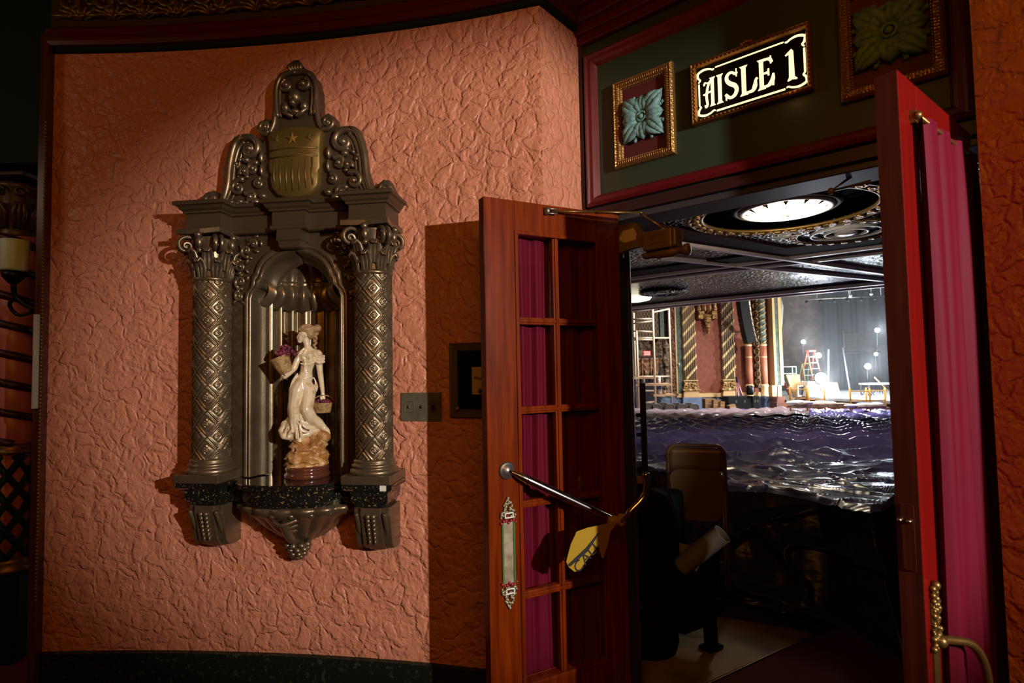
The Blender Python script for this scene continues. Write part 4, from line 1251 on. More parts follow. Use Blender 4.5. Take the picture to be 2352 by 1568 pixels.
# ------------------------------------------------------------------ door leaves
def door_leaf(name, hinge, ang, W, TH, glass, rails, mats, curtain_side, curt, z1=2.15, kick=0.33):
    """local x from hinge to latch, +y is the face seen, glass=(x0,x1,xm), rails = z centres top..bottom"""
    root = thing(name, None, None, (hinge[0], hinge[1], 0), ang)
    root['kind'] = 'structure'
    gx0, gx1, gm = glass
    mb = MB()
    mb.boxx(0.0, gx0-0.012, -TH/2, TH/2, 0.012, z1)
    mb.boxx(gx1+0.012, W, -TH/2, TH/2, 0.012, z1)
    mb.boxx(gx0-0.012, gx1+0.012, -TH/2, TH/2, rails[0], z1)
    mb.boxx(gx0-0.012, gx1+0.012, -TH/2, TH/2, 0.012, kick)
    mb.build('door_frame', mats[0], root, bevel=0.003)
    mb = MB()
    for sd in (-1, 1):
        y_ = sd*TH/2
        a, b = sorted((y_, y_+sd*0.006))
        mb.boxx(gx0-0.016, gx0, a, b, kick, rails[0]); mb.boxx(gx1, gx1+0.016, a, b, kick, rails[0])
        mb.boxx(gx0-0.016, gx1+0.016, a, b, rails[0]-0.002, rails[0]+0.014); mb.boxx(gx0-0.016, gx1+0.016, a, b, kick-0.014, kick+0.002)
    mb.boxx(gm-0.014, gm+0.014, -TH*0.32, TH*0.32, kick, rails[0])
    mb.boxx(gm-0.006, gm+0.006, -TH*0.45, TH*0.45, kick, rails[0])
    for z_ in rails[1:]:
        mb.boxx(gx0-0.012, gx1+0.012, -TH*0.32, TH*0.32, z_-0.014, z_+0.014)
        mb.boxx(gx0-0.012, gx1+0.012, -TH*0.45, TH*0.45, z_-0.006, z_+0.006)
    mb.build('glazing_bars', mats[0], root, bevel=0.003)
    zs = [rails[0]]+list(rails[1:])+[kick]
    for i in range(len(zs)-1):
        for a, b in ((gx0-0.004, gm-0.012), (gm+0.012, gx1+0.004)):
            MB().boxx(a, b, -0.0015, 0.0015, zs[i+1]+0.012, zs[i]-0.008).build('glass_pane', M['glass'], root)
    # curtain
    cx0, cx1, cz0, cz1, cy, amp, nf = curt
    mb = MB()
    def cf(u, v):
        x_ = cx0+(cx1-cx0)*u
        z_ = cz0+(cz1-cz0)*v
        tight = 1-0.5*abs(v*2-1)**3
        y_ = cy+amp*(sin(u*nf*2*pi+0.7*sin(v*2.2+u*5))+0.35*sin(u*nf*4.6*pi+v*1.5))*tight
        return (x_+0.004*sin(v*5+u*9), y_, z_)
    mb.grid(cf, 110, 24)
    c = mb.build('door_curtain', M['curtain'], root)
    return root
DLa = math.atan2(-0.466, -0.885)
dl = door_leaf('door_1', (0.464+0.466*-0.0225, 2.391+0.885*0.0225), DLa, 0.635, 0.045, (0.127, 0.491, 0.316), [2.02, 1.685, 1.341, 0.986, 0.648], (M['mahogany'],), -1, (0.115, 0.505, 0.30, 2.06, -0.035, 0.011, 5))
tag(dl, 'open mahogany double-door leaf with push bar and glazing in front of the salmon wall')
TD = 0.0225
# rods
mb = MB(); mb.tube([(0.11, -0.036, 2.055), (0.51, -0.036, 2.055)], 0.006, 8); mb.build('curtain_rod', M['brass'], dl)
# push bar
bar_ = thing('push_bar', None, None); bar_.parent = dl
mb = MB()
mb.lathe([(0, 0), (0.032, 0), (0.033, 0.004), (0.027, 0.008), (0.02, 0.010), (0.017, 0.016), (0.0, 0.018)], 28, T=Matrix.Translation((0.557, TD, 1.123)) @ Matrix.Rotation(-pi/2, 4, 'X'), fn=lambda a, z: 1+0.05*sin(a*14))
mb.build('rose', M['steel'], bar_)
mb = MB()
A_ = Vector((0.555, TD+0.012, 1.123)); J_ = Vector((0.165, TD+0.13, 0.915))
mb.tube([A_, A_.lerp(J_, 0.05), A_.lerp(J_, 0.10), A_.lerp(J_, 0.14), A_.lerp(J_, 0.2), A_.lerp(J_, 0.6), A_.lerp(J_, 0.97), J_], [0.006, 0.008, 0.013, 0.016, 0.017, 0.016, 0.012, 0.013], 16)
mb.tube([A_.lerp(J_, 0.17), A_.lerp(J_, 0.18)], 0.019, 16)
mb.build('bar', M['chrome'], bar_)
mb = MB()
mb.tube(smoothpath([J_+Vector((-0.015, 0.02, -0.004)), (0.11, TD+0.17, 0.955), (0.065, TD+0.185, 1.0), (0.05, TD+0.19, 1.05), (0.052, TD+0.185, 1.09)], 6), [0.009]*4+[0.014]*12+[0.015]*9, 14)
mb.build('curved_arm', M['chrome'], bar_)
# push plate with enamel ornament
pp = thing('push_plate', None, None); pp.parent = dl
px_ = 0.556
MB().boxx(px_-0.020, px_+0.020, TD, TD+0.004, 0.71, 0.935).build('plate', M['plate_metal'], pp, bevel=0.002)
mb = MB(); mb.boxx(px_-0.027, px_-0.0205, TD, TD+0.006, 0.70, 0.935); mb.boxx(px_+0.0205, px_+0.027, TD, TD+0.006, 0.70, 0.935); mb.build('enamel_edge', M['dolls_green'], pp)
for sgn, zc in ((1, 0.96), (-1, 0.685)):
    mb = MB()
    r9 = random.Random(5)
    for i in range(60):
        t = r9.random(); wv = 0.034*(1-t)**0.7+0.003
        mb.ell((px_+wv*(2*r9.random()-1), TD+0.004+0.004*r9.random(), zc-sgn*0.012+sgn*0.068*t), 0.0035+0.003*r9.random(), 7, 5)
    mb.ell((px_, TD+0.006, zc+sgn*0.062), 0.006, 8, 6)
    mb.build('filigree', M['lace_metal'], pp)
    mb = MB()
    for i in range(7):
        mb.ell((px_-0.03+0.01*i, TD+0.007, zc-sgn*(0.028-0.008*abs(sin(i*1.05)))), 0.0055, 8, 6)
    mb.build('enamel_beads', M['gem'], pp)
    mb = MB()
    for (a, b, c, d) in ((-0.018, 0.018, -0.010, -0.0065), (-0.018, 0.018, 0.0065, 0.010), (-0.018, -0.0145, -0.01, 0.01), (0.0145, 0.018, -0.01, 0.01)): mb.boxx(px_+a, px_+b, TD+0.004, TD+0.0135, zc+c, zc+d)
    mb.build('name_slot', M['white'], pp)

DRa = math.atan2(-0.623, -0.782)
HR = Vector((0.869, 1.231, 0))+Vector((0.782, 0.623, 0))*0.588+Vector((-0.623, 0.782, 0))*0.0235
dr = door_leaf('door_2', (HR.x, HR.y), DRa, 0.588, 0.047, (0.10, 0.455, 0.28), [2.00, 1.66, 1.32, 0.98, 0.64], (M['red_stile'],), 1, (0.06, 0.505, 0.45, 2.07, 0.040, 0.014, 4), 2.152)
tag(dr, 'open red lacquered door leaf with magenta curtain at the right of the doorway')
TR = 0.0235
mb = MB(); mb.tube([(0.04, TR+0.014, 2.06), (0.515, TR+0.014, 2.06)], 0.005, 8); mb.ell((0.517, TR+0.014, 2.06), 0.010, 10, 8); mb.boxx(0.508, 0.522, TR, TR+0.012, 2.045, 2.075)
mb.build('curtain_rod', M['brass'], dr)
MB().boxx(0.588, 0.5895, -TR+0.001, TR-0.001, 0.014, 2.15).build('edge_strip', M['mahogany_dark'], dr)
MB().boxx(0.5895, 0.592, -0.012, 0.012, 1.05, 1.19).build('latch_plate', M['mahogany_dark'], dr)
for yy in (-0.014, 0.004): MB().ell((0.596, yy, 1.155), 0.0055, 8, 6).build('latch_bolt', M['chrome'], dr)
# pull handle with ornate escutcheon
ph_ = thing('pull_handle', None, None); ph_.parent = dr
mb = MB()
r9 = random.Random(11)
mb.boxx(0.525, 0.562, TR, TR+0.004, 0.62, 0.98)
for i in range(70):
    t = r9.random(); wv = 0.026*(1-0.5*t)
    mb.ell((0.543+wv*(2*r9.random()-1), TR+0.006, 0.88+0.13*t), 0.004+0.004*r9.random(), 7, 5)
mb.ell((0.543, TR+0.008, 1.015), 0.010, 8, 6)
mb.build('escutcheon', M['brass'], ph_)
mb = MB()
mb.tube(smoothpath([(0.535, TR+0.005, 0.895), (0.50, TR+0.02, 0.89), (0.455, TR+0.045, 0.875), (0.43, TR+0.06, 0.83), (0.425, TR+0.065, 0.75), (0.43, TR+0.06, 0.68), (0.46, TR+0.04, 0.63), (0.535, TR+0.005, 0.61)], 6), 0.009, 12)
mb.ell((0.537, TR+0.01, 0.895), 0.014, 10, 8)
mb.build('grip', M['brass'], ph_)

# caution tape tied on the push bar
tp = thing('caution_tape', 'torn yellow caution tape with black lettering tied to the push bar end', 'tape', tuple((Matrix.Translation(dl.location) @ Matrix.Rotation(DLa, 4, 'Z')) @ J_), DLa)
def text_mesh(name, body, size, mat, parent, T, ext=0.0008):
    cu = bpy.data.curves.new(name, 'FONT'); cu.body = body; cu.size = size; cu.extrude = ext
    cu.align_x = 'CENTER'; cu.align_y = 'CENTER'
    ob = bpy.data.objects.new(name, cu); COL.objects.link(ob)
    dg = bpy.context.evaluated_depsgraph_get()
    me = bpy.data.meshes.new_from_object(ob.evaluated_get(dg))
    bpy.data.objects.remove(ob)
    me.transform(T); me.materials.clear(); me.materials.append(mat)
    o = bpy.data.objects.new(name, me); COL.objects.link(o); o.parent = parent
    return o
def tapeflap(pts, y=0.0):
    mb = MB(); n = len(pts)
    mb.prism([(x, z) for x, z in pts], y, y+0.0012)
    return mb
TQ = lambda L_: [(0.0021*(1420-u), -(v-1195)/570.0) for u, v in L_]
f1 = tapeflap(TQ([(1420, 1192), (1395, 1196), (1354, 1197), (1331, 1201), (1318, 1225), (1308, 1258), (1313, 1270), (1325, 1282), (1336, 1280), (1352, 1262), (1372, 1242), (1392, 1222), (1412, 1206)]), 0.02)
f1.build('tape_flap', M['tape'], tp)
f2 = tapeflap(TQ([(1392, 1195), (1378, 1215), (1375, 1240), (1380, 1262), (1384, 1266), (1394, 1240), (1402, 1212), (1414, 1200)]), 0.026)
f2.build('tape_flap', M['tape'], tp)
mb = MB(); mb.tube([(0.03, 0.0, 0.004), (0.0, 0.004, 0.0), (-0.02, 0.012, -0.002), (-0.035, 0.02, 0.0)], [0.015, 0.019, 0.016, 0.012], 9)
mb.tube([(-0.02, 0.02, -0.02), (-0.028, 0.01, 0.022)], [0.012, 0.016], 6)
mb.build('tape_knot', M['tape'], tp)
T_ = Matrix.Translation((0.150, 0.0220, -0.112)) @ Matrix.Rotation(pi, 4, 'Z') @ Matrix.Rotation(math.radians(0), 4, 'Z') @ Matrix.Rotation(pi/2, 4, 'X') @ Matrix.Rotation(math.radians(38), 4, 'Z')
text_mesh('tape_lettering', 'CAU', 0.058, M['ink'], tp, T_)
mb = MB(); mb.prism([(0.230, -0.122), (0.15, -0.075), (0.095, -0.03), (0.085, -0.03), (0.14, -0.088), (0.22, -0.130)], 0.0215, 0.0225); mb.build('printed_stripe', M['ink'], tp)

# door closer on the head, its arm reaching to the leaf
cl = thing('door_closer', 'old bronze door closer with jointed arm fixed at the door head', 'door closer', tuple(lpos(0.0, 0)), LANG)
mb = MB()
mb.boxx(0.165, 0.20, -0.03, -0.0, 1.975, 2.115)
br_ = [(0.185, 2.09), (0.21, 2.105), (0.27, 2.108), (0.30, 2.10), (0.325, 2.06), (0.36, 2.045), (0.37, 2.045), (0.37, 1.985), (0.34, 1.99), (0.30, 2.0), (0.25, 1.995), (0.22, 1.985), (0.185, 1.975)]
inn = [(0.235, 2.075), (0.285, 2.082), (0.30, 2.055), (0.295, 2.03), (0.24, 2.025), (0.215, 2.045)]
mb.prism(br_[::-1], -0.065, -0.035)
mb.build('bracket', M['closer'], cl, bevel=0.004)
mb = MB(); mb.prism(inn[::-1], -0.067, -0.063); mb.build('bracket_opening', M['fillet'], cl)
mb = MB(); mb.boxx(0.345, 0.47, -0.105, -0.03, 1.968, 2.045); mb.boxx(0.470, 0.486, -0.10, -0.035, 1.972, 2.040); mb.build('housing', M['closer'], cl, bevel=0.005)
mb = MB(); rect_frame(mb, 0.378, 0.442, 1.99, 2.025, [(0, 0.105), (0.002, 0.108), (0.004, 0.105)]); mb.build('name_plate', M['closer'], cl)
mb = MB()
TX = Matrix.Translation((0.33, -0.068, 1.955)) @ Matrix.Rotation(pi/2, 4, 'Y')
mb.lathe([(0, 0), (0.012, 0), (0.014, 0.01), (0.014, 0.05), (0.019, 0.06), (0.02, 0.13), (0.014, 0.14), (0.014, 0.17), (0.022, 0.178), (0.024, 0.195), (0.012, 0.198), (0, 0.198)], 20, T=TX)
mb.lathe([(0.018, 0.0), (0.02, 0.03), (0, 0.032)], 16, (0.42, -0.068, 1.942))
mb.build('cylinder', M['closer'], cl)
mb = MB()
DM = Matrix.Translation(dl.location) @ Matrix.Rotation(DLa, 4, 'Z')
LTi = LT.inverted()
S_ = LTi @ (DM @ Vector((0.365, TD+0.010, 2.121)))
E_ = Vector((0.335, -0.09, 2.13)); K_ = Vector((0.425, -0.075, 2.05))
mb.tube([S_+(E_-S_)*0.06, S_.lerp(E_, 0.5)], 0.0045, 8); mb.tube([S_.lerp(E_, 0.5), E_], 0.0065, 8)
mb.ell(tuple(E_), 0.009, 8, 6)
mb.build('arm_rod', M['brass'], cl)
mb = MB(); mb.tube([E_, K_], 0.0075, 8); mb.ell(tuple(K_), 0.010, 8, 6); mb.build('arm_link', M['steel'], cl)
mb = MB(); mb.lathe([(0, -0.006), (0.015, -0.006), (0.015, 0.006), (0, 0.006)], 16, T=Matrix.Translation(S_) @ Matrix.Rotation(pi/2, 4, 'X'))
for dz in (-0.009, 0.009): mb.tube([S_+Vector((0, 0, dz)), S_+(E_-S_).normalized()*0.045+Vector((0, 0, dz))], 0.0035, 8)
mb.build('arm_shoe', M['steel'], cl)

# second closer arm, far end by the right leaf
mb = MB()
mb.tube([lpos(1.08, 2.155, -0.06), lpos(1.0, 2.105, -0.05), lpos(1.12, 2.115, -0.06)], 0.006, 8)
mb.ell(tuple(lpos(1.0, 2.105, -0.05)), 0.012, 8, 6)
tag(mb.build('overhead_door_closer', M['closer']), 'dark bronze closer arm under the door head beside the red door leaf', 'door closer')

# ------------------------------------------------------------------ left edge: twisted column and sconce
tc_ = thing('twisted_column', 'barley-twist pink and wine column with carved capital at the photo left edge', 'column', (-2.80, 3.18, 0))
for ci, mm in ((0, M['twist_pink']), (1, M['twist_dark'])):
    mb = MB()
    def tw(u, v):
        th = u*2*pi
        z = 1.14+1.16*v
        ph = th+z*2*pi/0.16
        k = (ph/(2*pi)) % 1
        r = 0.083+0.016*abs(sin(k*pi))**0.6 if ci == 0 else 0.088+0.0*k
        return (r*cos(th), r*sin(th), z)
    if ci == 0:
        mb.grid(tw, 60, 200); mb.build('shaft', mm, tc_)
    else:
        pts = []
        for i in range(300):
            t = i/299; z = 1.14+1.16*t; a = -z*2*pi/0.16
            pts.append((0.086*cos(a), 0.086*sin(a), z))
        mb.tube(pts, 0.024, 8); mb.build('spiral_band', mm, tc_)
mb = MB()
mb.lathe([(0.10, 0.44), (0.115, 0.45), (0.115, 0.47), (0.10, 0.48), (0.112, 0.50), (0.1, 0.52), (0.09, 0.53)], 32)
mb.lathe([(0.09, 1.08), (0.108, 1.09), (0.108, 1.105), (0.095, 1.11), (0.104, 1.125), (0.09, 1.14)], 32)
mb.build('gold_rings', M['gold_dark'], tc_)
MB().lathe([(0.088, 0.5), (0.088, 1.1)], 32).build('lattice_drum', M['orange_wall'], tc_)
mb = MB()
for s_ in (-1, 1):
    for k in range(6):
        pts = [(0.093*cos(a), 0.093*sin(a), 0.52+0.56*i/30) for i in range(31) for a in [k*pi/3+s_*2*pi*0.62*i/30]]
        mb.tube(pts, 0.017, 6)
mb.build('lattice', M['green_deep'], tc_)
mb = MB(); mb.boxx(-0.15, 0.15, -0.15, 0.15, 0.0, 0.44); mb.build('plinth', M['green_deep'], tc_)
mb = MB()
mb.lathe([(0.09, 2.28), (0.10, 2.30), (0.092, 2.32), (0.095, 2.45), (0.12, 2.56), (0.13, 2.58)], 32)
for k in range(8):
    a = k*pi/4
    d = Vector((cos(a), sin(a), 0)); e = Vector((-sin(a), cos(a), 0))
    for sd in (-1, 0, 1):
        mb.tube([d*0.095+e*sd*0.018+Vector((0, 0, 2.33)), d*0.105+e*sd*0.024+Vector((0, 0, 2.42)), d*0.135+e*sd*0.016+Vector((0, 0, 2.47))], [0.012, 0.014, 0.008], 6)
    sp = spiral(0, 2.53, 0.035, 0.008, 1.3, 0, 1)
    mb.tube([d*0.13+e*x_+Vector((0, 0, z_)) for x_, _, z_ in sp], 0.008, 6)
mb.build('capital', M['bronze_dark'], tc_)
mb = MB(); mb.boxx(-0.17, 0.17, -0.17, 0.17, 2.6, 2.82)
for sgn in (0,):
    sp = spiral(-0.05, 2.70, 0.06, 0.01, 1.5, 0.8, 1, -0.18)
    mb.tube(sp, 0.012, 6)
rect_frame(mb, 0.0, 0.16, 2.62, 2.80, [(0, 0.17), (0, 0.185), (0.02, 0.185), (0.025, 0.172)])
mb.build('impost_block', M['bronze_dark'], tc_)
sc_ = thing('wall_sconce', 'frosted white cylinder lamp on a dark scrolled iron bracket by the twisted column', 'wall lamp', (-2.47, 2.79, 1.90))
mb = MB(); mb.lathe([(0.056, 0.13), (0.058, 0.14), (0.061, 0.28), (0.059, 0.285), (0.055, 0.28), (0.053, 0.14)], 32); mb.lathe([(0, 0.13), (0.055, 0.13), (0.055, 0.135), (0, 0.135)], 24)
mb.build('lamp_shade', M['shade'], sc_)
mb = MB()
mb.lathe([(0.0, 0.06), (0.02, 0.07), (0.045, 0.10), (0.05, 0.125), (0, 0.13)], 20)
mb.tube(smoothpath([(0, 0, 0.07), (0.0, 0.02, 0.0), (0.06, 0.06, -0.05), (0.11, 0.10, 0.0), (0.10, 0.14, 0.08)], 6), 0.012, 8)
mb.tube(smoothpath([(0.0, 0.02, 0.01), (-0.06, 0.05, -0.03), (-0.04, 0.08, -0.08), (0.02, 0.1, -0.06)], 6), 0.009, 8)
mb.tube([(0.02, 0.1, -0.06), (0.0, 0.28, -0.02)], 0.010, 8)
mb.build('bracket', M['iron'], sc_)

# ------------------------------------------------------------------ auditorium shell
mb = MB()
mb.add([(0.35, 2.62, -0.06), (0.1, 6, -0.06), (2.0, 34, -1.3), (30, 34, -1.3), (10, 5, -0.06), (1.45, 1.75, -0.06)], [(0, 5, 4, 3, 2, 1)], False)
tag(mb.build('floor_auditorium', M['house_floor']), None, None, None, 'structure')
mb = MB()
mb.prismz([(0.62, 2.60), (1.40, 3.075), (1.65, 3.235), (1.55, 3.30), (0.769, 3.70), (0.3, 3.95), (0.3, 2.75)], -0.05, -0.004)
tag(mb.build('floor_threshold', M['slab']), None, None, None, 'structure')
# ceiling under the balcony
CZ = 3.6
mb = MB()
mb.prismz([(0.36, 2.72), (1.6, 1.75), (12.6, 12.3), (4.25, 20.0), (-2.0, 26), (-2.0, 6)], CZ, CZ+0.25)
tag(mb.build('ceiling', M['ceil_black']), None, None, None, 'structure')
def strip(p, q, wdt, z0, z1, mat, name, ext=0.0):
    p = Vector(p); q = Vector(q); d = (q-p).normalized()
    p = p-d*ext; q = q+d*ext
    n_ = Vector((-d.y, d.x))*wdt/2
    mb = MB()
    mb.prismz([(p.x-n_.x, p.y-n_.y), (q.x-n_.x, q.y-n_.y), (q.x+n_.x, q.y+n_.y), (p.x+n_.x, p.y+n_.y)], z0, z1)
    return tag(mb.build(name, mat), None, None, None, 'structure')
strip((2.70, 9.29), (8.6, 12.96), 0.08, CZ-0.09, CZ+0.02, M['fillet'], 'trim_13', 1.0)
strip((3.54, 11.05), (9.41, 14.19), 0.08, CZ-0.075, CZ+0.02, M['fillet'], 'trim_14', 0.8)
strip((6.65, 9.98), (2.86, 13.18), 0.06, CZ-0.07, CZ+0.02, M['fillet'], 'trim_15', 0.7)
strip((7.09, 10.65), (2.99, 13.79), 0.06, CZ-0.06, CZ+0.02, M['fillet'], 'trim_16', 0.7)
strip((2.2, 8.7), (4.9, 10.45), 0.75, CZ-0.035, CZ+0.02, M['ceil_wine'], 'trim_17', 0.5)
strip((4.9, 10.45), (7.6, 8.3), 0.6, CZ-0.036, CZ+0.02, M['ceil_wine'], 'trim_18', 0.3)
strip((6.3, 9.6), (2.5, 12.7), 0.55, CZ-0.03, CZ+0.02, M['ceil_wine'], 'trim_19', 0.0)
fd = Vector((0.73, -0.68)).normalized()
F0 = Vector((4.319, 19.875))
strip(F0-fd*2, F0+fd*10.5, 0.8, CZ-0.05, CZ+0.2, M['ceil_wine'], 'trim_20')
strip(F0-fd*2+Vector((-0.33, -0.33)), F0+fd*10.5+Vector((-0.33, -0.33)), 0.10, CZ-0.12, CZ-0.03, M['fillet'], 'trim_21')
strip(F0-fd*2+Vector((0.25, 0.25)), F0+fd*10.5+Vector((0.25, 0.25)), 0.08, CZ-0.10, CZ-0.03, M['fillet'], 'trim_22')
strip((7.2, 10.9), (9.6, 12.6), 0.05, CZ-0.06, CZ, M['fillet'], 'trim_23')
# balcony front above
strip(F0-fd*3+Vector((0.5, 0.5)), F0+fd*11+Vector((0.5, 0.5)), 0.3, CZ-0.02, CZ+1.6, M['ceil_wine'], 'trim_24')
# ceiling medallions
def scroll_ring(name, c, R, r_, nn, mat, label, extra=None, cat='ceiling ornament', group=None):
    root = thing(name, label, cat, (c[0], c[1], CZ), 0, group)
    mb = MB()
    for rr_, t_ in ((R, 0.025), (R-0.16*R/1.2, 0.02)):
        mb.tube([(rr_*cos(i*pi/36), rr_*sin(i*pi/36), -0.03) for i in range(72)], t_*R/1.0, 7, closed=True)
    mb.build('ring', M['gold_dark'], root)
    mb = MB()
    for k in range(nn):
        a = 2*pi*k/nn
        d = Vector((cos(a), sin(a), 0)); e = Vector((-sin(a), cos(a), 0))
        sp = spiral(0, 0, 0.075*R/1.2, 0.015, 1.3, 0, 1)
        mb.tube([d*(R-0.08*R/1.2+x_)+e*z_+Vector((0, 0, -0.045)) for x_, _, z_ in sp], 0.020*R/1.2, 6)
        mb.tube([d*(R-0.15*R/1.2)+e*0.05+Vector((0, 0, -0.03)), d*(R)+e*0.075*R+Vector((0, 0, -0.04))], 0.012, 5)
    mb.build('scrolls', M['gold'], root)
    return root
D0 = (3.76, 7.62)
dm = scroll_ring('ceiling_medallion', D0, 1.26, 0.1, 34, M['gold'], 'large scrolled gold ring on the dark ceiling around the lit dome')
MB().lathe([(0.0, -0.004), (1.08, -0.004)], 64).build('smooth_field', M['ceil_smooth'], dm)
lamp = thing('ceiling_dome_light', 'glowing round glass dome light with bronze ribs under the balcony', 'ceiling light', (D0[0]*0.965, D0[1]*0.965, CZ))
mb = MB()
mb.lathe([(0.64, -0.01), (0.66, -0.05), (0.62, -0.075), (0.585, -0.06), (0.575, -0.02)], 64)
mb.build('outer_rim', M['ceil_smooth'], lamp)
mb = MB()
mb.lathe([(0.57, -0.02), (0.57, -0.085), (0.53, -0.10), (0.50, -0.085), (0.495, -0.05)], 64)
mb.build('silver_rim', M['silver'], lamp)
MB().lathe([(0.495, -0.06), (0.46, -0.085), (0.36, -0.12), (0.2, -0.145), (0.0, -0.155)], 48).build('glass_bowl', M['dome'], lamp)
mb = MB()
for k in range(12):
    a = 2*pi*k/12
    mb.tube([(0.495*cos(a), 0.495*sin(a), -0.068), (0.36*cos(a), 0.36*sin(a), -0.13), (0.2*cos(a), 0.2*sin(a), -0.152)], 0.004, 5)
    a2 = a+pi/12
    mb.add([(0.49*cos(a), 0.49*sin(a), -0.078), (0.49*cos(a+0.16), 0.49*sin(a+0.16), -0.078), (0.40*cos(a+0.08), 0.40*sin(a+0.08), -0.122)], [(0, 1, 2)], False)
for k in range(10):
    a = 2*pi*k/10
    mb.tube([(0, 0, -0.165), (0.05*cos(a), 0.05*sin(a), -0.168)], [0.012, 0.003], 5)
mb.build('ribs', M['brass'], lamp)
light('dome_lamp', 'POINT', (D0[0], D0[1], CZ-0.35), 55, (1.0, 0.86, 0.62), None, 0.15)
c2_ = atz(1943, 530, CZ)
m2 = scroll_ring('ceiling_medallion', (c2_.x, c2_.y), 0.82, 0.1, 24, M['gold'], 'smaller concentric gold medallion on the ceiling right of the lit dome')
mb = MB()
for rr_ in (0.5, 0.3): mb.tube([(rr_*cos(i*pi/24), rr_*sin(i*pi/24), -0.03) for i in range(48)], 0.025, 7, closed=True)
mb.lathe([(0.17, -0.01), (0.16, -0.05), (0.10, -0.07), (0, -0.07)], 32)
mb.build('center_boss', M['silver'], m2)
c3_ = atz(1807, 533, CZ)
mb = MB()
for rr_ in (0.22, 0.13): mb.tube([(c3_.x+rr_*cos(i*pi/16), c3_.y+rr_*sin(i*pi/16), CZ-0.03) for i in range(32)], 0.02, 7, closed=True)
mb.ell((c3_.x, c3_.y, CZ-0.01), (0.08, 0.08, 0.04), 12, 8)
tag(mb.build('ceiling_boss', M['silver']), 'small silvery ring boss on the ceiling between two medallions', 'ceiling ornament')
c4_ = atz(1522, 668, CZ)
mb = MB()
for rr_ in (0.62, 0.5, 0.3): mb.tube([(c4_.x+rr_*cos(i*pi/20), c4_.y+rr_*sin(i*pi/20), CZ-0.04) for i in range(40)], 0.05, 7, closed=True)
mb.lathe([(0.62, -0.0), (0.6, -0.05), (0.3, -0.07), (0, -0.08)], 40, (c4_.x, c4_.y, CZ))
tag(mb.build('ceiling_rosette', M['ceil_black']), 'dark round rosette on the far left of the black ceiling', 'ceiling ornament')
c5_ = atz(1454, 684, CZ)
mb = MB(); mb.lathe([(0.55, 0.0), (0.5, -0.07), (0.3, -0.11), (0, -0.13)], 32, (c5_.x, c5_.y, CZ))
tag(mb.build('ceiling_dome_light', M['dome']), 'second glowing ceiling dome, partly hidden behind the door jamb', 'ceiling light')

# ------------------------------------------------------------------ sheeting over the seats
def yf(k):
    tab = [(0.0, 5.7), (0.22, 5.6), (0.25, 5.2), (0.372, 4.13), (0.433, 3.97), (0.528, 3.72), (0.575, 3.42), (0.62, 3.28), (0.64, 3.35), (0.66, 3.6), (0.8, 3.7), (1.1, 3.9)]
    for (a, ya), (b, yb) in zip(tab, tab[1:]):
        if a <= k <= b: return ya+(yb-ya)*(k-a)/(b-a)
    return 3.9
def tarp_z(x, y):
    base = 0.80-0.055*(y-3.6)
    row = ((y+0.10*sin(x*1.1))/0.92) % 1
    ridge = max(0.0, 1-abs(row-0.5)*2)**1.5*(0.15+0.85*min(max((y-4.6)/2.5, 0), 1))
    seat = 0.5+0.5*cos(x*2*pi/0.56+y*1.1)
    z = base-0.16+ridge*(0.11+0.05*seat)
    z += 0.014*noise.fractal(Vector((x*1.7, y*1.7, 0.3)), 1.0, 2.0, 3)
    f_ = noise.noise(Vector((x*3.1, y*2.3, 4.0)))
    z += 0.016*(1-min(abs(f_)*7, 1))
    g_ = noise.noise(Vector((x*2.2+y*3.5, y*4.5-x*1.5, 9.0)))
    z += 0.009*(1-min(abs(g_)*6, 1))
    h_ = noise.noise(Vector((x*7.0-y*3.0, y*9.0, 3.0)))
    z += 0.0015*(1-min(abs(h_)*5, 1))
    return z
mb = MB()
NK, NY = 330, 300
def tf(u, v):
    k = 0.10+0.88*u
    y0 = yf(k)
    y1 = 23.5-5.5*min(max((k-0.45)/0.3, 0), 1)
    y = y0*(y1/y0)**v
    x = k*y
    z = tarp_z(x, y)
    t = (y-y0)/0.10
    if t < 1: z -= 0.03*(1-t)
    return (x, y, z)
mb.grid(tf, NK, NY)
tag(mb.build('seat_cover_sheeting', M['tarp']), 'wrinkled purple plastic sheeting spread over the rows of theater seats', 'plastic sheeting')
mb = MB()
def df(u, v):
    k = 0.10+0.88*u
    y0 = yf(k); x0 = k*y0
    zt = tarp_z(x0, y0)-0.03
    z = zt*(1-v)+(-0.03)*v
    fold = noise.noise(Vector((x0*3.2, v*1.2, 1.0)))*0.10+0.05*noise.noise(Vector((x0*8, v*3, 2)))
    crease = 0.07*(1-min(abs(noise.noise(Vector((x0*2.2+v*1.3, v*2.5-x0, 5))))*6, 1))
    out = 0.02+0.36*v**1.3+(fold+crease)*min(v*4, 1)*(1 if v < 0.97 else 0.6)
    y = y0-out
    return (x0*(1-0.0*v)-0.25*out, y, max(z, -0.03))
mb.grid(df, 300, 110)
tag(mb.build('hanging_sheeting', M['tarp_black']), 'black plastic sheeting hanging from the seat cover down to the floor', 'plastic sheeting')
# clear dust sheet far left
mb = MB()
def cf2(u, v):
    k = 0.19+0.33*u
    y = 15.0+7.2*v
    x = k*y
    z = tarp_z(x, y)+0.05+0.10*noise.noise(Vector((x*2, y*2, 7)))*v
    return (x, y, z+0.12*v*max(0, 1-u*1.4))
mb.grid(cf2, 110, 60)
tag(mb.build('clear_dust_sheet', M['plastic']), 'pale translucent dust sheet lying over the far left seats', 'plastic sheeting')

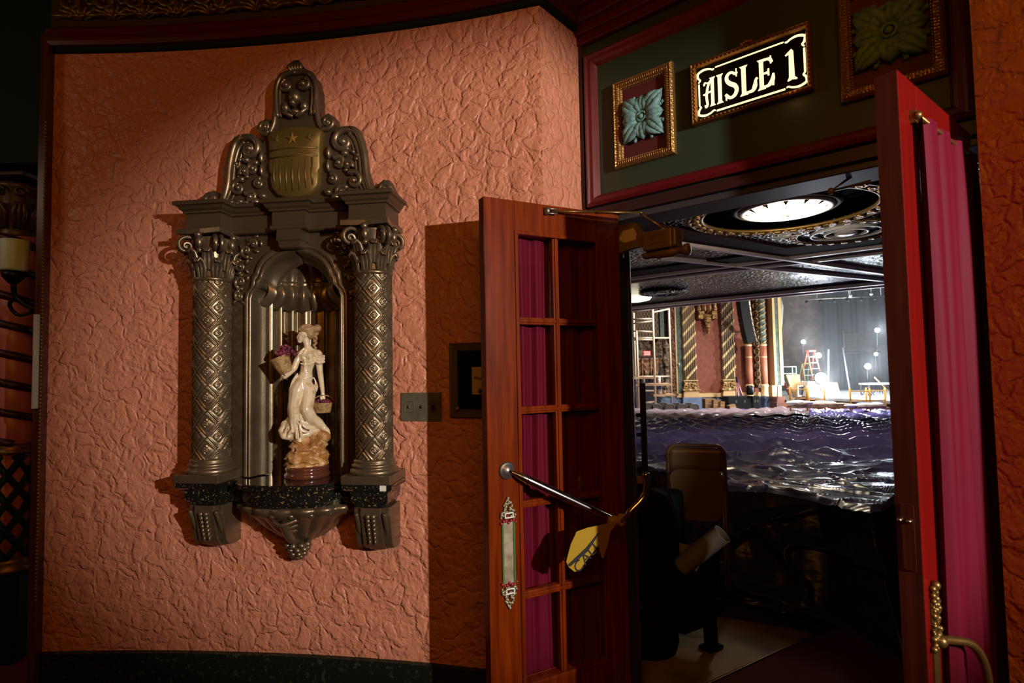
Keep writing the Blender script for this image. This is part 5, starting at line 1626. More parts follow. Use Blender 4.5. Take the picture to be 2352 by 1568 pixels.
# ------------------------------------------------------------------ foreground pieces inside
def chair_fold(pos, ang, label):
    root = thing('folding_chair', label, 'chair', pos, ang)
    mb = MB()
    W2 = 0.172
    arch = [(-W2, 0, 0.0), (-W2, 0, 0.80)]+[(-W2+0.05-0.05*cos(a), 0, 0.80+0.06*sin(a)) for a in [pi/2*i/5 for i in range(6)]]+[(W2-0.05+0.05*sin(a), 0, 0.80+0.06*cos(a)) for a in [pi/2*i/5 for i in range(6)]]+[(W2, 0, 0.80), (W2, 0, 0.0)]
    mb.tube(arch, 0.011, 8)
    mb.tube([(-W2+0.02, -0.045, 0.02), (-W2+0.02, -0.02, 0.60)], 0.009, 8); mb.tube([(W2-0.02, -0.045, 0.02), (W2-0.02, -0.02, 0.60)], 0.009, 8)
    mb.tube([(-W2, 0, 0.14), (W2, 0, 0.14)], 0.008, 8)
    mb.build('frame', M['chair_brown'], root)
    mb = MB(); mb.grid(lambda u, v: (-0.163+0.326*u, 0.006+0.012*sin(pi*u), 0.70+0.145*v), 12, 4); mb.build('backrest', M['chair_brown'], root, solid=0.004)
    mb = MB()
    pts = []
    for (cx, cz, a0) in ((0.105, 0.66, 0), (-0.105, 0.66, pi/2), (-0.09, 0.47, pi), (0.09, 0.47, 3*pi/2)):
        for i in range(7):
            a = a0+pi/2*i/6
            pts.append((cx+0.055*cos(a), cz+0.055*sin(a)*(1.0 if a0 < pi else 1.2)))
    mb.prism(pts, -0.048, -0.032); mb.build('seat', M['chair_brown'], root, bevel=0.006)
    return root
p = atz(1598, 1300, 0.3)
pc = at(1597, 1022, 3.62)
chair_fold((pc.x, 3.62, pc.z-0.862), -0.30, 'brown steel folding chair, folded, standing in front of the purple sheeting')

# end seat of a row, in the dark
pe = at(1500, 1150, 3.05)
ts = thing('theater_seat', 'dark upholstered end seat just inside the doorway beside the folding chair', 'theater seat', (0.78, 3.02, -0.004), -0.5)
mb = MB(); prof = [(-0.12, 0.15), (-0.15, 0.5), (-0.13, 0.80), (-0.06, 0.86), (0.03, 0.83), (0.07, 0.72), (0.08, 0.50), (0.17, 0.36), (0.20, 0.30), (0.20, 0.20), (0.10, 0.14)]
mb.prism(prof, -0.03, 0.03); mb.build('end_panel', M['seat_dark'], ts, bevel=0.012)
mb = MB(); mb.boxx(-0.16, 0.0, 0.03, 0.52, 0.42, 0.76); mb.build('backrest', M['seat_dark'], ts, bevel=0.03)
mb = MB(); mb.boxx(-0.02, 0.2, 0.03, 0.50, 0.28, 0.42); mb.build('seat', M['seat_dark'], ts, bevel=0.03)
# bolted seat standard
st = thing('seat_standard', 'bare black cast iron seat leg bolted to the pale floor slab', 'seat leg', (1.03, 3.09, -0.004), 0.6)
mb = MB(); mb.boxx(-0.055, 0.055, -0.04, 0.04, 0, 0.018); mb.build('foot', M['seat_dark'], st, bevel=0.005)
mb = MB(); mb.prism([(-0.03, 0.015), (0.035, 0.015), (0.028, 0.16), (0.075, 0.17), (0.085, 0.24), (0.03, 0.25), (0.05, 0.40), (-0.015, 0.42), (-0.035, 0.27), (-0.10, 0.27), (-0.09, 0.17), (-0.035, 0.16)][::-1], -0.02, 0.02)
mb.build('post', M['seat_dark'], st, bevel=0.006)
mb = MB(); mb.prism([(-0.20, 0.40), (-0.02, 0.30), (0.04, 0.36), (0.06, 0.50), (-0.04, 0.52), (-0.22, 0.50)][::-1], -0.025, 0.0); mb.build('seat_bracket', M['seat_dark'], st, bevel=0.01)
# card tube
t1 = at(1659, 1226, 2.86); t0_ = at(1565, 1300, 2.97)
tb = thing('cardboard_tube', 'open grey tube leaning across the seat beside the folding chair', 'tube')
tb.location = t0_
mb = MB()
ax = t1-t0_
rr_ = 0.048
dirn = ax.normalized(); e1 = dirn.cross(Vector((0, 0, 1))).normalized(); e2 = dirn.cross(e1)
for (r1_, r2_) in ((rr_, rr_), (rr_-0.004, rr_-0.004)):
    vs_ = []
    for q in (Vector((0, 0, 0)), ax):
        for i in range(28):
            a = 2*pi*i/28
            vs_.append(q+(e1*cos(a)+e2*sin(a))*r1_)
    mb.add(vs_, [(i, (i+1) % 28, 28+(i+1) % 28, 28+i) for i in range(28)])
mb.tube([ax+(e1*cos(2*pi*i/28)+e2*sin(2*pi*i/28))*(rr_-0.002) for i in range(28)], 0.0025, 6, closed=True)
mb.build('tube_wall', M['tube'], tb)
q1 = at(1548, 1243, 3.0)-t0_; q2 = at(1625, 1262, 2.95)-t0_; q3 = at(1600, 1312, 2.95)-t0_; q4 = at(1568, 1300, 2.98)-t0_
mb = MB(); mb.add([q1, q2, q3, q4], [(0, 1, 2, 3)], False); mb.build('flap', M['tube'], tb, solid=0.01)
# dark round form put in where a shadow lies on the floor, left
pb_ = atz(1500, 1500, 0.0)
mb = MB(); mb.lathe([(0.0, 0.16), (0.10, 0.16), (0.155, 0.13), (0.165, 0.05), (0.15, 0.0), (0, 0)], 32, (0.70, 3.12, -0.004))
tag(mb.build('floor_shadow_form', M['seat_dark']), 'dark round form put in for a shadow on the floor slab just inside the door', 'shadow_form')
# black stanchion
x_ = X(1473, 2.72)
sp_ = thing('black_post', 'slim black upright post standing right behind the open left door', 'post', (X(1474, 3.25), 3.25, -0.06))
ztop = at(1470, 880, 3.25).z+0.06
mb = MB(); mb.boxx(-0.014, 0.014, -0.014, 0.014, 0, ztop); mb.build('upright', M['black'], sp_)
mb = MB(); mb.boxx(-0.04, 0.0, -0.01, 0.01, ztop-0.19, ztop-0.17); mb.boxx(-0.04, 0.0, -0.01, 0.01, ztop-0.30, ztop-0.28); mb.build('cross_bar', M['black'], sp_)
mb = MB(); mb.boxx(-0.05, -0.016, -0.018, -0.016, 0.90, 0.945); mb.build('tape_wrap', M['tape'], sp_)

# ------------------------------------------------------------------ far side wall of the auditorium
YW = 27.0
def fx(u): return at(u, 860, YW).x
def fz(v, u=1650): return at(u, v, YW).z
def panel(mb, u0, u1, v0, v1, out, d=0.4, y=YW):
    """box whose face stands `out` in front of the wall plane"""
    a = at(u0, (v0+v1)/2, y); b = at(u1, (v0+v1)/2, y)
    z0 = at((u0+u1)/2, v1, y).z; z1 = at((u0+u1)/2, v0, y).z
    mb.boxx(a.x, b.x, y-out, y+d, z0, z1)
    return a.x, b.x, z0, z1
V0 = 560
mb = MB(); panel(mb, 1540, 1785, V0, 912, 0.0); tag(mb.build('wall_house', M['far_red']), None, None, None, 'structure')
mb = MB(); panel(mb, 1420, 1545, V0, 960, -0.3, 0.6); tag(mb.build('wall_box', M['carved']), None, None, None, 'structure')
mb = MB(); panel(mb, 1500, 1800, 911, 975, 0.05); panel(mb, 1565, 1607, 912, 975, 0.35); panel(mb, 1658, 1684, 912, 975, 0.35); panel(mb, 1748, 1785, 911, 975, 0.45)
tag(mb.build('wall_base', M['far_blue']), None, None, None, 'structure')
mb = MB(); panel(mb, 1553, 1745, 902, 911, 0.12); tag(mb.build('trim_25', M['cream']), None, None, None, 'structure')
mb = MB(); panel(mb, 1551, 1564, V0, 908, 0.04); tag(mb.build('trim_26', M['sage']), None, None, None, 'structure')
mb = MB(); panel(mb, 1548, 1551, V0, 908, 0.12); panel(mb, 1564, 1567, V0, 872, 0.12); panel(mb, 1653, 1656, V0, 872, 0.12); tag(mb.build('trim_27', M['cream']), None, None, None, 'structure')
mb = MB(); panel(mb, 1534, 1547, V0, 905, 0.1); tag(mb.build('trim_28', M['carved_dark']), None, None, None, 'structure')

def pilaster(u0, u1, label, skewb):
    x0, x1 = fx(u0), fx(u1)
    zb = fz(911); zt = fz(V0)
    root = thing('ribbon_pilaster', label, 'pilaster', ((x0+x1)/2, YW, zb), 0, 'gold ribbon pilasters on the house wall')
    w_ = x1-x0
    H = zt-zb
    z1 = fz(872)-zb
    mb = MB()
    mb.boxx(-w_/2, w_/2, -0.16, 0.0, z1, H)
    nfl = 6
    for i in range(nfl):
        xx = -w_/2+w_*(i+0.5)/nfl
        mb.tube([(xx, -0.16, z1), (xx, -0.16, H)], w_/nfl*0.40, 8)
    mb.build('fluted_shaft', M['flute'], root)
    per = 26.1/1300*YW
    mb = MB()
    k = 0
    z = z1-0.1
    while z < H:
        za, zb_ = z, z+0.52*w_/0.62*1.35
        pts = []
        for i in range(13):
            t = i/12
            xx = -w_/2-0.01+(w_+0.02)*t
            zz = za+(zb_-za)*t
            yy = -0.19-0.04*abs(sin(t*nfl*pi))
            pts.append((xx, yy, zz))
        vs_ = []
        for p_ in pts: vs_ += [p_, (p_[0], p_[1], p_[2]+0.145)]
        fs = []
        for i in range(12):
            if pts[i][2] < z1-0.02 : continue
            fs.append((2*i, 2*i+2, 2*i+3, 2*i+1))
        mb.add(vs_, fs, False)
        z += per
    mb.build('gold_ribbon', M['ribbon'], root, solid=0.03)
    mb = MB()
    hb = z1
    zz = [0, 0.19*hb, 0.21*hb, 0.30*hb, 0.33*hb, 0.40*hb, 0.43*hb]
    for (a, b, e) in ((0, 0.2*hb, 0.09), (0.2*hb, 0.30*hb, 0.07), (0.30*hb, 0.38*hb, 0.04), (0.38*hb, 0.42*hb, 0.06), (0.88*hb, 1.0*hb, 0.02), (0.95*hb, 1.02*hb, 0.05)):
        mb.boxx(-w_/2-e, w_/2+e, -0.22-e, 0, a, b)
    mb.build('moulded_base', M['cream'], root, bevel=0.02)
    mb = MB()
    n_ = 8
    for i in range(n_):
        t = (i)/(n_-1)
        e = 0.12*(1-t)**2.0
        mb.boxx(-w_/2-e, w_/2+e, -0.24-e, 0, hb*(0.42+0.46*t), hb*(0.42+0.46*(t+0.15)))
    for i in range(9):
        for s_ in (-1, 1):
            sp = spiral(s_*w_*0.24, hb*0.62, 0.13, 0.03, 1.2, 0, s_, -0.32)
        mb.ell((-w_/2+w_*(i+0.5)/9, -0.33+0.02*(i % 2), hb*(0.55+0.12*(i % 3))), (0.05, 0.04, 0.06), 6, 5)
    for s_ in (-1, 1):
        mb.tube(spiral(s_*w_*0.24, hb*0.64, 0.13, 0.03, 1.2, 0, s_, -0.34), 0.03, 5)
    mb.build('carved_base', M['ochre'], root)
    return root
pilaster(1569, 1597, 'fluted pilaster with gold diagonal ribbon, the one nearer the scaffold tower', 0)
pilaster(1658, 1686, 'fluted pilaster with gold diagonal ribbon, the one nearer the hanging speakers', 0)
# hanging ornament between the pilasters
ho = thing('wall_corbel', 'carved stone balcony corbel high on the terracotta wall between the ribbon pilasters', 'wall ornament', (fx(1626), YW, fz(730)), 0)
s1 = YW/1300
mb = MB()
for sx in (-1, 1):
    mb.boxx(sx*0.30-0.12, sx*0.30+0.12, -0.35, 0, 0.15, 0.3); mb.boxx(sx*0.33-0.11, sx*0.33+0.11, -0.3, 0, -0.05, 0.15)
    mb.lathe([(0.05, 0), (0.10, 0.1), (0.06, 0.3), (0.09, 0.7), (0.12, 1.5)], 10, (sx*0.38, -0.2, 0.3))
    mb.lathe([(0.04, 0), (0.08, 0.1), (0.05, 0.4), (0.07, 1.5)], 10, (sx*0.12, -0.25, 0.3))
for i in range(7):
    mb.ell((0, -0.2, 0.1-0.13*i), (0.22*(1-i/8), 0.16, 0.09), 10, 6)
mb.tube(spiral(0, -0.45, 0.14, 0.03, 1.5, 0, 1, -0.1), 0.03, 5)
mb.build('carving', M['ochre'], ho)
# line array
la = thing('line_array_speaker', 'tall curved black line array of hanging loudspeakers against the terracotta wall', 'loudspeaker', (at(1708, 800, YW-1.2).x, YW-1.2, fz(790)), 0)
for i in range(12):
    mb = MB()
    t = i/11
    zc = 0.12+i*0.235
    a = 0.45*(1-t)**1.6
    xo = 0.28*(1-t)**2.0
    R = Matrix.Rotation(-0.30*(1-t), 3, 'Y')
    mb.box((xo, 0, zc), (0.42, 0.5, 0.235), None, R)
    o = mb.build('cabinet', M['speaker'], la)
    mb = MB(); mb.box((xo+0.21, -0.18, zc), (0.05, 0.16, 0.2), None, R); mb.build('rigging_plate', M['steel'], o)
MB().tube([(0.1, 0.1, 2.8), (0.1, 0.1, 12.3-la.location.z)], 0.02, 6).build('hanging_chain', M['steel'], la)
for dz in (-0.0,):
    MB().boxx(0.0, 0.3, 0.25, 1.2, 0.5, 0.56).build('wall_brace', M['steel'], la)
# lower half columns
def halfcol(u0, u1, vt, vm, vb, label, twist=False, dy=0.5):
    y = YW-dy
    x0, x1 = at(u0, 860, y).x, at(u1, 860, y).x
    r_ = (x1-x0)/2
    zb = at(1740, vb, y).z; zm = at(1740, vm, y).z; zt = at(1740, vt, y).z; zg = at(1740, 884, y).z
    root = thing('proscenium_column', label, 'column', ((x0+x1)/2, y, zb), 0)
    MB().lathe([(r_*0.92, zg-zb), (r_*0.95, zg-zb+0.8), (r_*0.9, zm-zb)], 24).build('pink_shaft', M['pinkcol'], root)
    mb = MB(); mb.lathe([(r_*0.95, 0), (r_*1.1, 0.0), (r_*1.1, 0.05), (r_*0.95, 0.1), (r_*0.95, zg-zb-0.1), (r_*1.15, zg-zb-0.04), (r_*1.1, zg-zb), (r_*0.95, zg-zb+0.04)], 24)
    mb.lathe([(r_*0.9, zm-zb-0.6), (r_*1.0, zm-zb-0.57), (r_*0.9, zm-zb-0.53)], 24); mb.lathe([(r_*0.9, zm-zb-0.05), (r_*1.1, zm-zb), (r_*0.9, zm-zb+0.04)], 24)
    mb.build('gold_base', M['ribbon'], root)
    if twist:
        MB().lathe([(r_*0.88, zm-zb), (r_*0.88, zt-zb)], 24).build('sage_shaft', M['sage'], root)
        mb = MB()
        for ph in (0, pi):
            mb.tube([(r_*0.9*cos(ph+i*0.32), r_*0.9*sin(ph+i*0.32), zm-zb+(zt-zm)*i/180) for i in range(181)], r_*0.2, 6)
        mb.build('spiral_ribbon', M['ochre'], root)
    return root
halfcol(1747, 1763, 560, 792, 910, 'pink and sage twisted proscenium column with bright gold base', True)
halfcol(1713, 1729, 700, 792, 910, 'pink lower column partly under the hanging loudspeakers', False, 0.3)
mb = MB(); panel(mb, 1729, 1746, V0, 890, 0.1); tag(mb.build('trim_29', M['bronze_dark']), None, None, None, 'structure')
mb = MB()
for i in range(20):
    z_ = fz(885)+0.15+i*0.36
    mb.tube([(fx(1737.5)+0.11*cos(a), YW-0.14, z_+0.15*sin(a)) for a in [2*pi*j/12 for j in range(12)]], 0.03, 5, closed=True)
    mb.ell((fx(1737.5), YW-0.14, z_), (0.05, 0.05, 0.08), 6, 5)
tag(mb.build('trim_30', M['ochre']), None, None, None, 'structure')
mb = MB(); panel(mb, 1763, 1768, V0, 884, 0.5); panel(mb, 1776, 1783, V0, 884, 0.5); panel(mb, 1763, 1784, 884, 911, 0.5); tag(mb.build('trim_31', M['cream']), None, None, None, 'structure')
mb = MB(); panel(mb, 1768, 1776, V0, 884, 0.46); tag(mb.build('trim_32', M['sage']), None, None, None, 'structure')
# box with grille, arch ornaments and swagged curtain
mb = MB()
y_ = YW-0.35
xa, xb = at(1455, 800, y_).x, at(1513, 800, y_).x
za, zb_ = at(1480, 772, y_).z, at(1480, 700, y_).z
n_ = 16
for i in range(n_+1):
    x_ = xa+(xb-xa)*i/n_
    mb.boxx(x_-0.012, x_+0.012, y_-0.02, y_+0.02, za, zb_+2)
for j in range(26):
    z_ = za+0.14*j
    mb.boxx(xa, xb, y_-0.02, y_+0.02, z_-0.012, z_+0.012)
    for i in range(n_):
        if (i+j) % 2 == 0: mb.ell((xa+(xb-xa)*(i+0.5)/n_, y_, z_+0.07), (0.03, 0.02, 0.045), 5, 4)
tag(mb.build('organ_grille', M['flute']), 'gilded lattice organ grille high on the left behind the scaffold tower', 'grille')
mb = MB(); mb.boxx(xa-0.5, xb, YW-0.32, YW-0.30, za, zb_+2); tag(mb.build('trim_33', M['navy']), None, None, None, 'structure')
mb = MB(); panel(mb, 1513, 1522, V0, 778, 0.05, y=YW-0.3); tag(mb.build('trim_34', M['sage']), None, None, None, 'structure')
mb = MB(); mb.lathe([(0.16, 0), (0.17, 0.1), (0.13, 0.15), (0.12, 1.3), (0.15, 1.35), (0.19, 1.5), (0.20, 1.6), (0.14, 1.65), (0.13, 2.1), (0.18, 2.2), (0.10, 2.35), (0.03, 2.6)], 16, (fx(1525), YW-0.45, fz(900)))
tag(mb.build('box_column', M['carved']), 'small taupe carved column right of the swagged box curtain', 'column')
sw_ = thing('swag_curtain', 'gold brocade swagged curtain over the dark box opening on the left', 'curtain', (fx(1480), YW-0.4, fz(860)))
mb = MB()
wv = (fx(1512)-fx(1452))/3
for k in range(3):
    def sg(u, v):
        xx = -1.5*wv+wv*(k+u)
        dep = 0.95*(sin(pi*u)**0.8*0.75+0.25)
        return (xx, -0.05-0.1*sin(pi*u)*v-0.03*sin(v*18), 0.85-dep*v)
    mb.grid(sg, 16, 14)
    mb.tube([(-1.5*wv+wv*k, -0.1, 0.85), (-1.5*wv+wv*k, -0.1, 0.1), (-1.5*wv+wv*k, -0.1, -0.15)], [0.05, 0.04, 0.08], 6)
mb.build('swags', M['swag'], sw_)
mb = MB(); mb.boxx(-1.6*wv, 1.6*wv, 0.02, 0.06, -1.4, 0.9); mb.build('dark_backcloth', M['navy'], sw_)
# exit sign
ex = thing('exit_sign', 'small red and white exit sign above the swagged curtain', 'sign', (at(1486, 811, YW-0.5).x, YW-0.5, at(1486, 811, YW-0.5).z))
MB().boxx(-0.165, 0.165, -0.02, 0.04, -0.105, 0.105).build('box', M['redsign'], ex)
MB().boxx(-0.03, 0.03, 0.04, 0.35, -0.03, 0.03).build('bracket', M['steel'], ex)
MB().boxx(-0.145, 0.145, -0.03, -0.02, -0.085, 0.085).build('face', M['white'], ex)
text_mesh('lettering', 'EXIT', 0.15, M['redsign'], ex, Matrix.Translation((0, -0.034, 0)) @ Matrix.Rotation(pi/2, 4, 'X'))
# wall lamp
wl = at(1559, 836, YW-0.15)
mb = MB(); mb.ell((wl.x, wl.y, wl.z), (0.06, 0.08, 0.07), 10, 8); mb.tube([(wl.x, YW, wl.z-0.1), (wl.x, wl.y, wl.z-0.1), (wl.x, wl.y, wl.z-0.05)], 0.03, 6)
tag(mb.build('wall_light', M['silver']), 'small round lamp on the sage strip left of the ribbon pilaster', 'wall lamp')

# scaffold tower
yS = 22.0
def at3(u, v, y): return at(u, v, y)
tw_ = thing('scaffold_tower', 'tall cream tube scaffold tower in front of the organ grille at the left', 'scaffold', (at(1497, 960, yS).x, yS, at(1497, 955, yS).z))
O_ = Vector(tw_.location)
def L(u, v, dy=0): return at(u, v, yS+dy)-O_
mb = MB()
for (u_, vt, dy) in ((1462, 760, 0), (1499, 709, 0), (1538, 709, 0.9), (1455, 715, 0.9)):
    t_ = L(u_+(0 if u_ < 1530 else -2), vt, dy); b_ = L(u_+3, 945, dy)
    b_.x = t_.x
    mb.tube([t_, b_], 0.045, 8)
mb.build('uprights', M['scaff'], tw_)
mb = MB()
for (a, b) in (((1455, 716, 0), (1499, 709, 0)), ((1455, 733, 0), (1499, 732, 0)), ((1455, 743, 0), (1499, 737, 0)), ((1455, 760, 0), (1499, 762, 0)), ((1457, 776, 0), (1537, 776, .9)), ((1457, 780, 0), (1499, 780, 0)), ((1457, 865, 0), (1537, 864, .9)), ((1457, 897, 0), (1502, 897, 0)), ((1499, 718, 0), (1537, 709, .9)), ((1480, 925, 0), (1503, 922, 0))):
    mb.tube([L(*a), L(*b)], 0.035, 8)
mb.tube([L(1480, 930), L(1492, 950)], 0.03, 6)
mb.build('ledgers', M['scaff'], tw_)
for (u0_, u1_, v_) in ((1455, 1500, 868), (1459, 1541, 884), (1500, 1551, 908)):
    mb = MB(); a = L(u0_, v_); b = L(u1_, v_); mb.boxx(a.x, b.x, -0.1, 0.8, a.z-0.04, a.z+0.04); mb.build('platform', M['plank'], tw_)
def pail(u, v, rr_, h, mat, name, label, cat, lid=None):
    p_ = at(u, v, yS+0.3)
    root = thing(name, label, cat, tuple(p_))
    MB().lathe([(0, 0), (rr_*0.9, 0), (rr_, h*0.9), (rr_*0.9, h*0.92), (0, h*0.93)], 16).build('bucket_body', mat, root)
    MB().lathe([(0, h*0.9), (rr_*1.08, h*0.9), (rr_*1.08, h*1.05), (rr_*0.8, h*1.15), (0, h*1.15)], 16).build('lid', lid or mat, root)
pail(1515, 905, 0.10, 0.22, M['white'], 'water_jug', 'white water jug with a blue lid on the scaffold platform', 'jug', M['blue_lid'])
pail(1514, 881, 0.06, 0.24, M['white'], 'paint_can', 'white tub standing on the upper scaffold platform', 'tub')
pail(1478, 881, 0.06, 0.20, M['white'], 'paint_can', 'white tub at the left end of the upper scaffold platform', 'tub')
pail(1526, 905, 0.07, 0.14, M['plank'], 'paint_can', 'tan tin right of the blue-lidded jug on the scaffold', 'tub')
# chair backs behind the left sheeting
def backseat(u, v, label, dy=0.0):
    y = 21.0+dy
    p_ = at(u, v, y)
    mb = MB()
    pts = [(-0.17, -0.40), (-0.18, -0.1), (-0.15, 0.05), (-0.08, 0.10), (0.08, 0.10), (0.15, 0.05), (0.18, -0.1), (0.17, -0.40)]
    mb.prism(pts[::-1], -0.03, 0.03)
    mb.tube([(x_, -0.035, z_) for x_, z_ in pts[1:-1]], 0.018, 6)
    o = mb.build('stacking_chair', M['grey_chair'], bevel=0.01)
    o.location = p_
    tag(o, label, 'chair', 'row of chair backs behind the sheeting')
    return o
o0 = backseat(1490, 932, 'rounded dark chair back in the row behind the pale dust sheet')
for i, (u_, v_) in enumerate([(1506, 934), (1522, 930), (1538, 934), (1552, 931), (1566, 934), (1580, 931), (1594, 934)]):
    c = o0.copy(); COL.objects.link(c); c.location = at(u_, v_, 21.0+0.1*(i % 2))
# cardboard boxes
def carton(u0, u1, v0, v1, y, label, rz=0.15, tilt=0.0):
    a = at(u0, v1, y); b = at(u1, v0, y)
    root = thing('cardboard_box', label, 'box', ((a.x+b.x)/2, y, a.z), rz)
    w_ = b.x-a.x; h = b.z-a.z
    T = Matrix.Rotation(tilt, 4, 'Y')
    MB().boxx(-w_/2, w_/2, -w_/3, w_/3, 0, h, T).build('carton', M['cardboard'], root)
    MB().boxx(-w_/2, w_/2, -w_/3-0.004, -w_/3, h*0.5-0.02, h*0.5+0.02, T).build('tape_strip', M['plank'], root)
carton(1616, 1640, 915, 937, 25.6, 'flat brown cardboard box behind two others near the blue wall')
carton(1636, 1652, 918, 940, 25.2, 'brown cardboard box in the middle of the three by the blue wall', 0.1, 0.05)
carton(1652, 1662, 921, 940, 25.0, 'narrow brown cardboard box at the right of the three by the blue wall', 0.2, 0.1)
carton(1673, 1689, 929, 942, 24.6, 'small tilted cardboard box in front of the black speaker cabinets', 0.3, -0.2)
# subwoofers
def sub(u0, u1, v0, v1, y, label):
    a = at(u0, v1, y); b = at(u1, v0, y)
    root = thing('speaker_cabinet', label, 'loudspeaker', ((a.x+b.x)/2, y, a.z), 0, 'black speaker cabinets by the stage')
    w_ = b.x-a.x; h = b.z-a.z
    MB().boxx(-w_/2, w_/2, 0, 0.8, 0, h).build('cabinet_body', M['speaker'], root, bevel=0.02)
    mb = MB()
    for i in (-1, 1): mb.boxx(i*w_*0.18-0.03, i*w_*0.18+0.03, -0.01, 0.0, h*0.6, h*0.75)
    mb.build('handle', M['steel'], root)
sub(1674, 1728, 910, 946, 24.9, 'wide black speaker cabinet against the blue wall right of the flag')
sub(1730, 1745, 909, 946, 24.8, 'narrow black speaker cabinet at the right end beside the pink column')
# flag
pf = at(1692, 912, 25.6)
fl = thing('flag', 'furled striped flag with stars on a pole before the terracotta wall', 'flag', tuple(pf))
mb = MB(); mb.tube([(-0.02, 0, 0), (-0.06, 0, 1.15)], 0.018, 8); mb.ell((-0.06, 0, 1.2), 0.04, 8, 6); mb.build('pole', M['ribbon'], fl)
mb = MB()
def flg(u, v): return (-0.05+0.10*u+0.22*u*(1-v)+0.05*(1-v), -0.05-0.05*sin(u*9+v*3), 0.02+0.92*v-0.06*u)
for k in range(7):
    mb.cur = k % 2
    mb.grid(lambda u, v: flg((k+u)/7, v*0.72), 4, 10)
mb.cur = 2
mb.grid(lambda u, v: flg(u, 0.72+v*0.28), 12, 6)
mb.build('cloth', [M['flag_red'], M['white'], M['flag_blue']], fl)
# small clock / lamp on cabinet
pk = at(1723, 909, 24.9)
rr2 = thing('table_lantern', 'dark lantern with a gold rim on top of the speaker cabinet', 'lantern', tuple(pk))
MB().lathe([(0.13, 0.04), (0.16, 0.15), (0.16, 0.36), (0.11, 0.46), (0.0, 0.46)], 20).build('globe', M['iron'], rr2)
MB().lathe([(0, 0), (0.14, 0), (0.14, 0.04), (0, 0.05)], 20).build('rim', M['ribbon'], rr2)

# ------------------------------------------------------------------ stage
lip = [(12.55, 27.3), (14.75, 21.6)]
mb = MB(); mb.prismz([(12.0, 27.4), (12.9, 26.9), (14.75, 21.6), (22, 17), (34, 17), (34, 33), (12.0, 33)], -0.12, 0.0)
tag(mb.build('floor_stage', M['stage_floor']), None, None, None, 'structure')
mb = MB(); mb.prismz([(12.2, 27.4), (12.95, 27.0), (14.82, 21.68), (22, 17.1), (30, 17.1), (30, 27.4)], -1.4, -0.12)
tag(mb.build('wall_stage', M['fascia']), None, None, None, 'structure')
mb = MB(); mb.boxx(8, at(1897, 800, 32).x, 32.0, 32.2, 1.25, 14); tag(mb.build('wall_brick', M['brick']), None, None, None, 'structure')
mb = MB(); mb.boxx(8, at(1897, 800, 32).x, 31.98, 32.2, -0.1, 1.25); tag(mb.build('wall_dado', M['stage_wall_green']), None, None, None, 'structure')
mb = MB()
xs0 = at(1893, 800, 31.5).x
mb.grid(lambda u, v: (xs0+16*u, 31.5+0.10*sin(u*110)+0.04*sin(u*263), -0.0+14*v), 420, 2)
tag(mb.build('backdrop_curtain', M['stage_black']), 'tall black stage backdrop curtain behind the work lights', 'curtain')
mb = MB(); mb.boxx(8, 34, 16, 34, 12.5, 12.7); tag(mb.build('ceiling_stage', M['stage_black']), None, None, None, 'structure')
mb = MB(); mb.boxx(5, 15, 18, 28, 12.5, 12.7); 
# proscenium drape
ya = 28.6
mb = MB()
xa, xb = at(1778, 700, ya).x, at(1792, 700, ya).x
def dr_(u, v):
    z0_, z1_ = at(1785, 822, ya).z, at(1785, 560, ya).z
    return (xa+(xb-xa)*u*(1-0.45*(1-v)), ya+0.12*sin(u*14), z0_+(z1_-z0_)*v)
mb.grid(dr_, 40, 20)
tag(mb.build('proscenium_drape', M['maroon']), 'dark maroon drape gathered at the left edge of the stage opening', 'curtain')
mb = MB()
for (u_, v0_, v1_) in ((1779, 690, 745), (1781, 735, 775), (1792, 680, 760), (1783, 800, 825)):
    a = at(u_, v0_, ya-0.25); b = at(u_+3, v1_, ya-0.25)
    mb.tube([a, a.lerp(b, 0.3)+Vector((0.05, 0, 0)), a.lerp(b, 0.8), b], [0.03, 0.09, 0.06, 0.01], 6)
tag(mb.build('drape_lining', M['rag']), 'pale sage lining hanging loose at the edge of the maroon drape', 'curtain')

def ladder(pos, h, w_, spread, mat, label, rz=0.0, top=None):
    root = thing('stepladder', label, 'ladder', pos, rz)
    mb = MB()
    for sx in (-1, 1):
        mb.tube([(sx*w_/2, -spread/2, 0), (sx*w_*0.28, 0, h)], 0.035, 6)
    mb.build('front_rails', mat, root)
    mb = MB()
    for sx in (-1, 1):
        mb.tube([(sx*w_/2, spread/2, 0), (sx*w_*0.28, 0, h)], 0.03, 6)
    mb.build('rear_rails', mat, root)
    n_ = int(h/0.28)
    for i in range(1, n_):
        t = i/n_
        ww = w_/2*(1-t)+w_*0.28*t
        MB().boxx(-ww, ww, -spread/2*(1-t)-0.05, -spread/2*(1-t)+0.05, h*t-0.02, h*t+0.02).build('rung', M['alu'], root)
    MB().boxx(-w_*0.3, w_*0.3, -0.12, 0.12, h-0.03, h+0.04).build('top_cap', mat, root)
    return root
pl_ = at(1790, 903, 28.0)
ladder((pl_.x-0.15, 28.0, 0.0), 1.5, 0.6, 1.2, M['ladder_red'], 'red stepladder standing at the left corner of the stage', 1.0)
pl_ = at(1866, 898, 30.0)
ladder((pl_.x, 30.0, 0.0), 2.15, 0.7, 1.2, M['ladder_red'], 'tall orange-red stepladder at centre stage behind the glare', 0.2)
pl_ = at(1853, 898, 29.2)
ladder((pl_.x, 29.2, 0.0), 1.5, 0.6, 0.9, M['ladder_yel'], 'olive stepladder in front of the tall red ladder', 0.1)

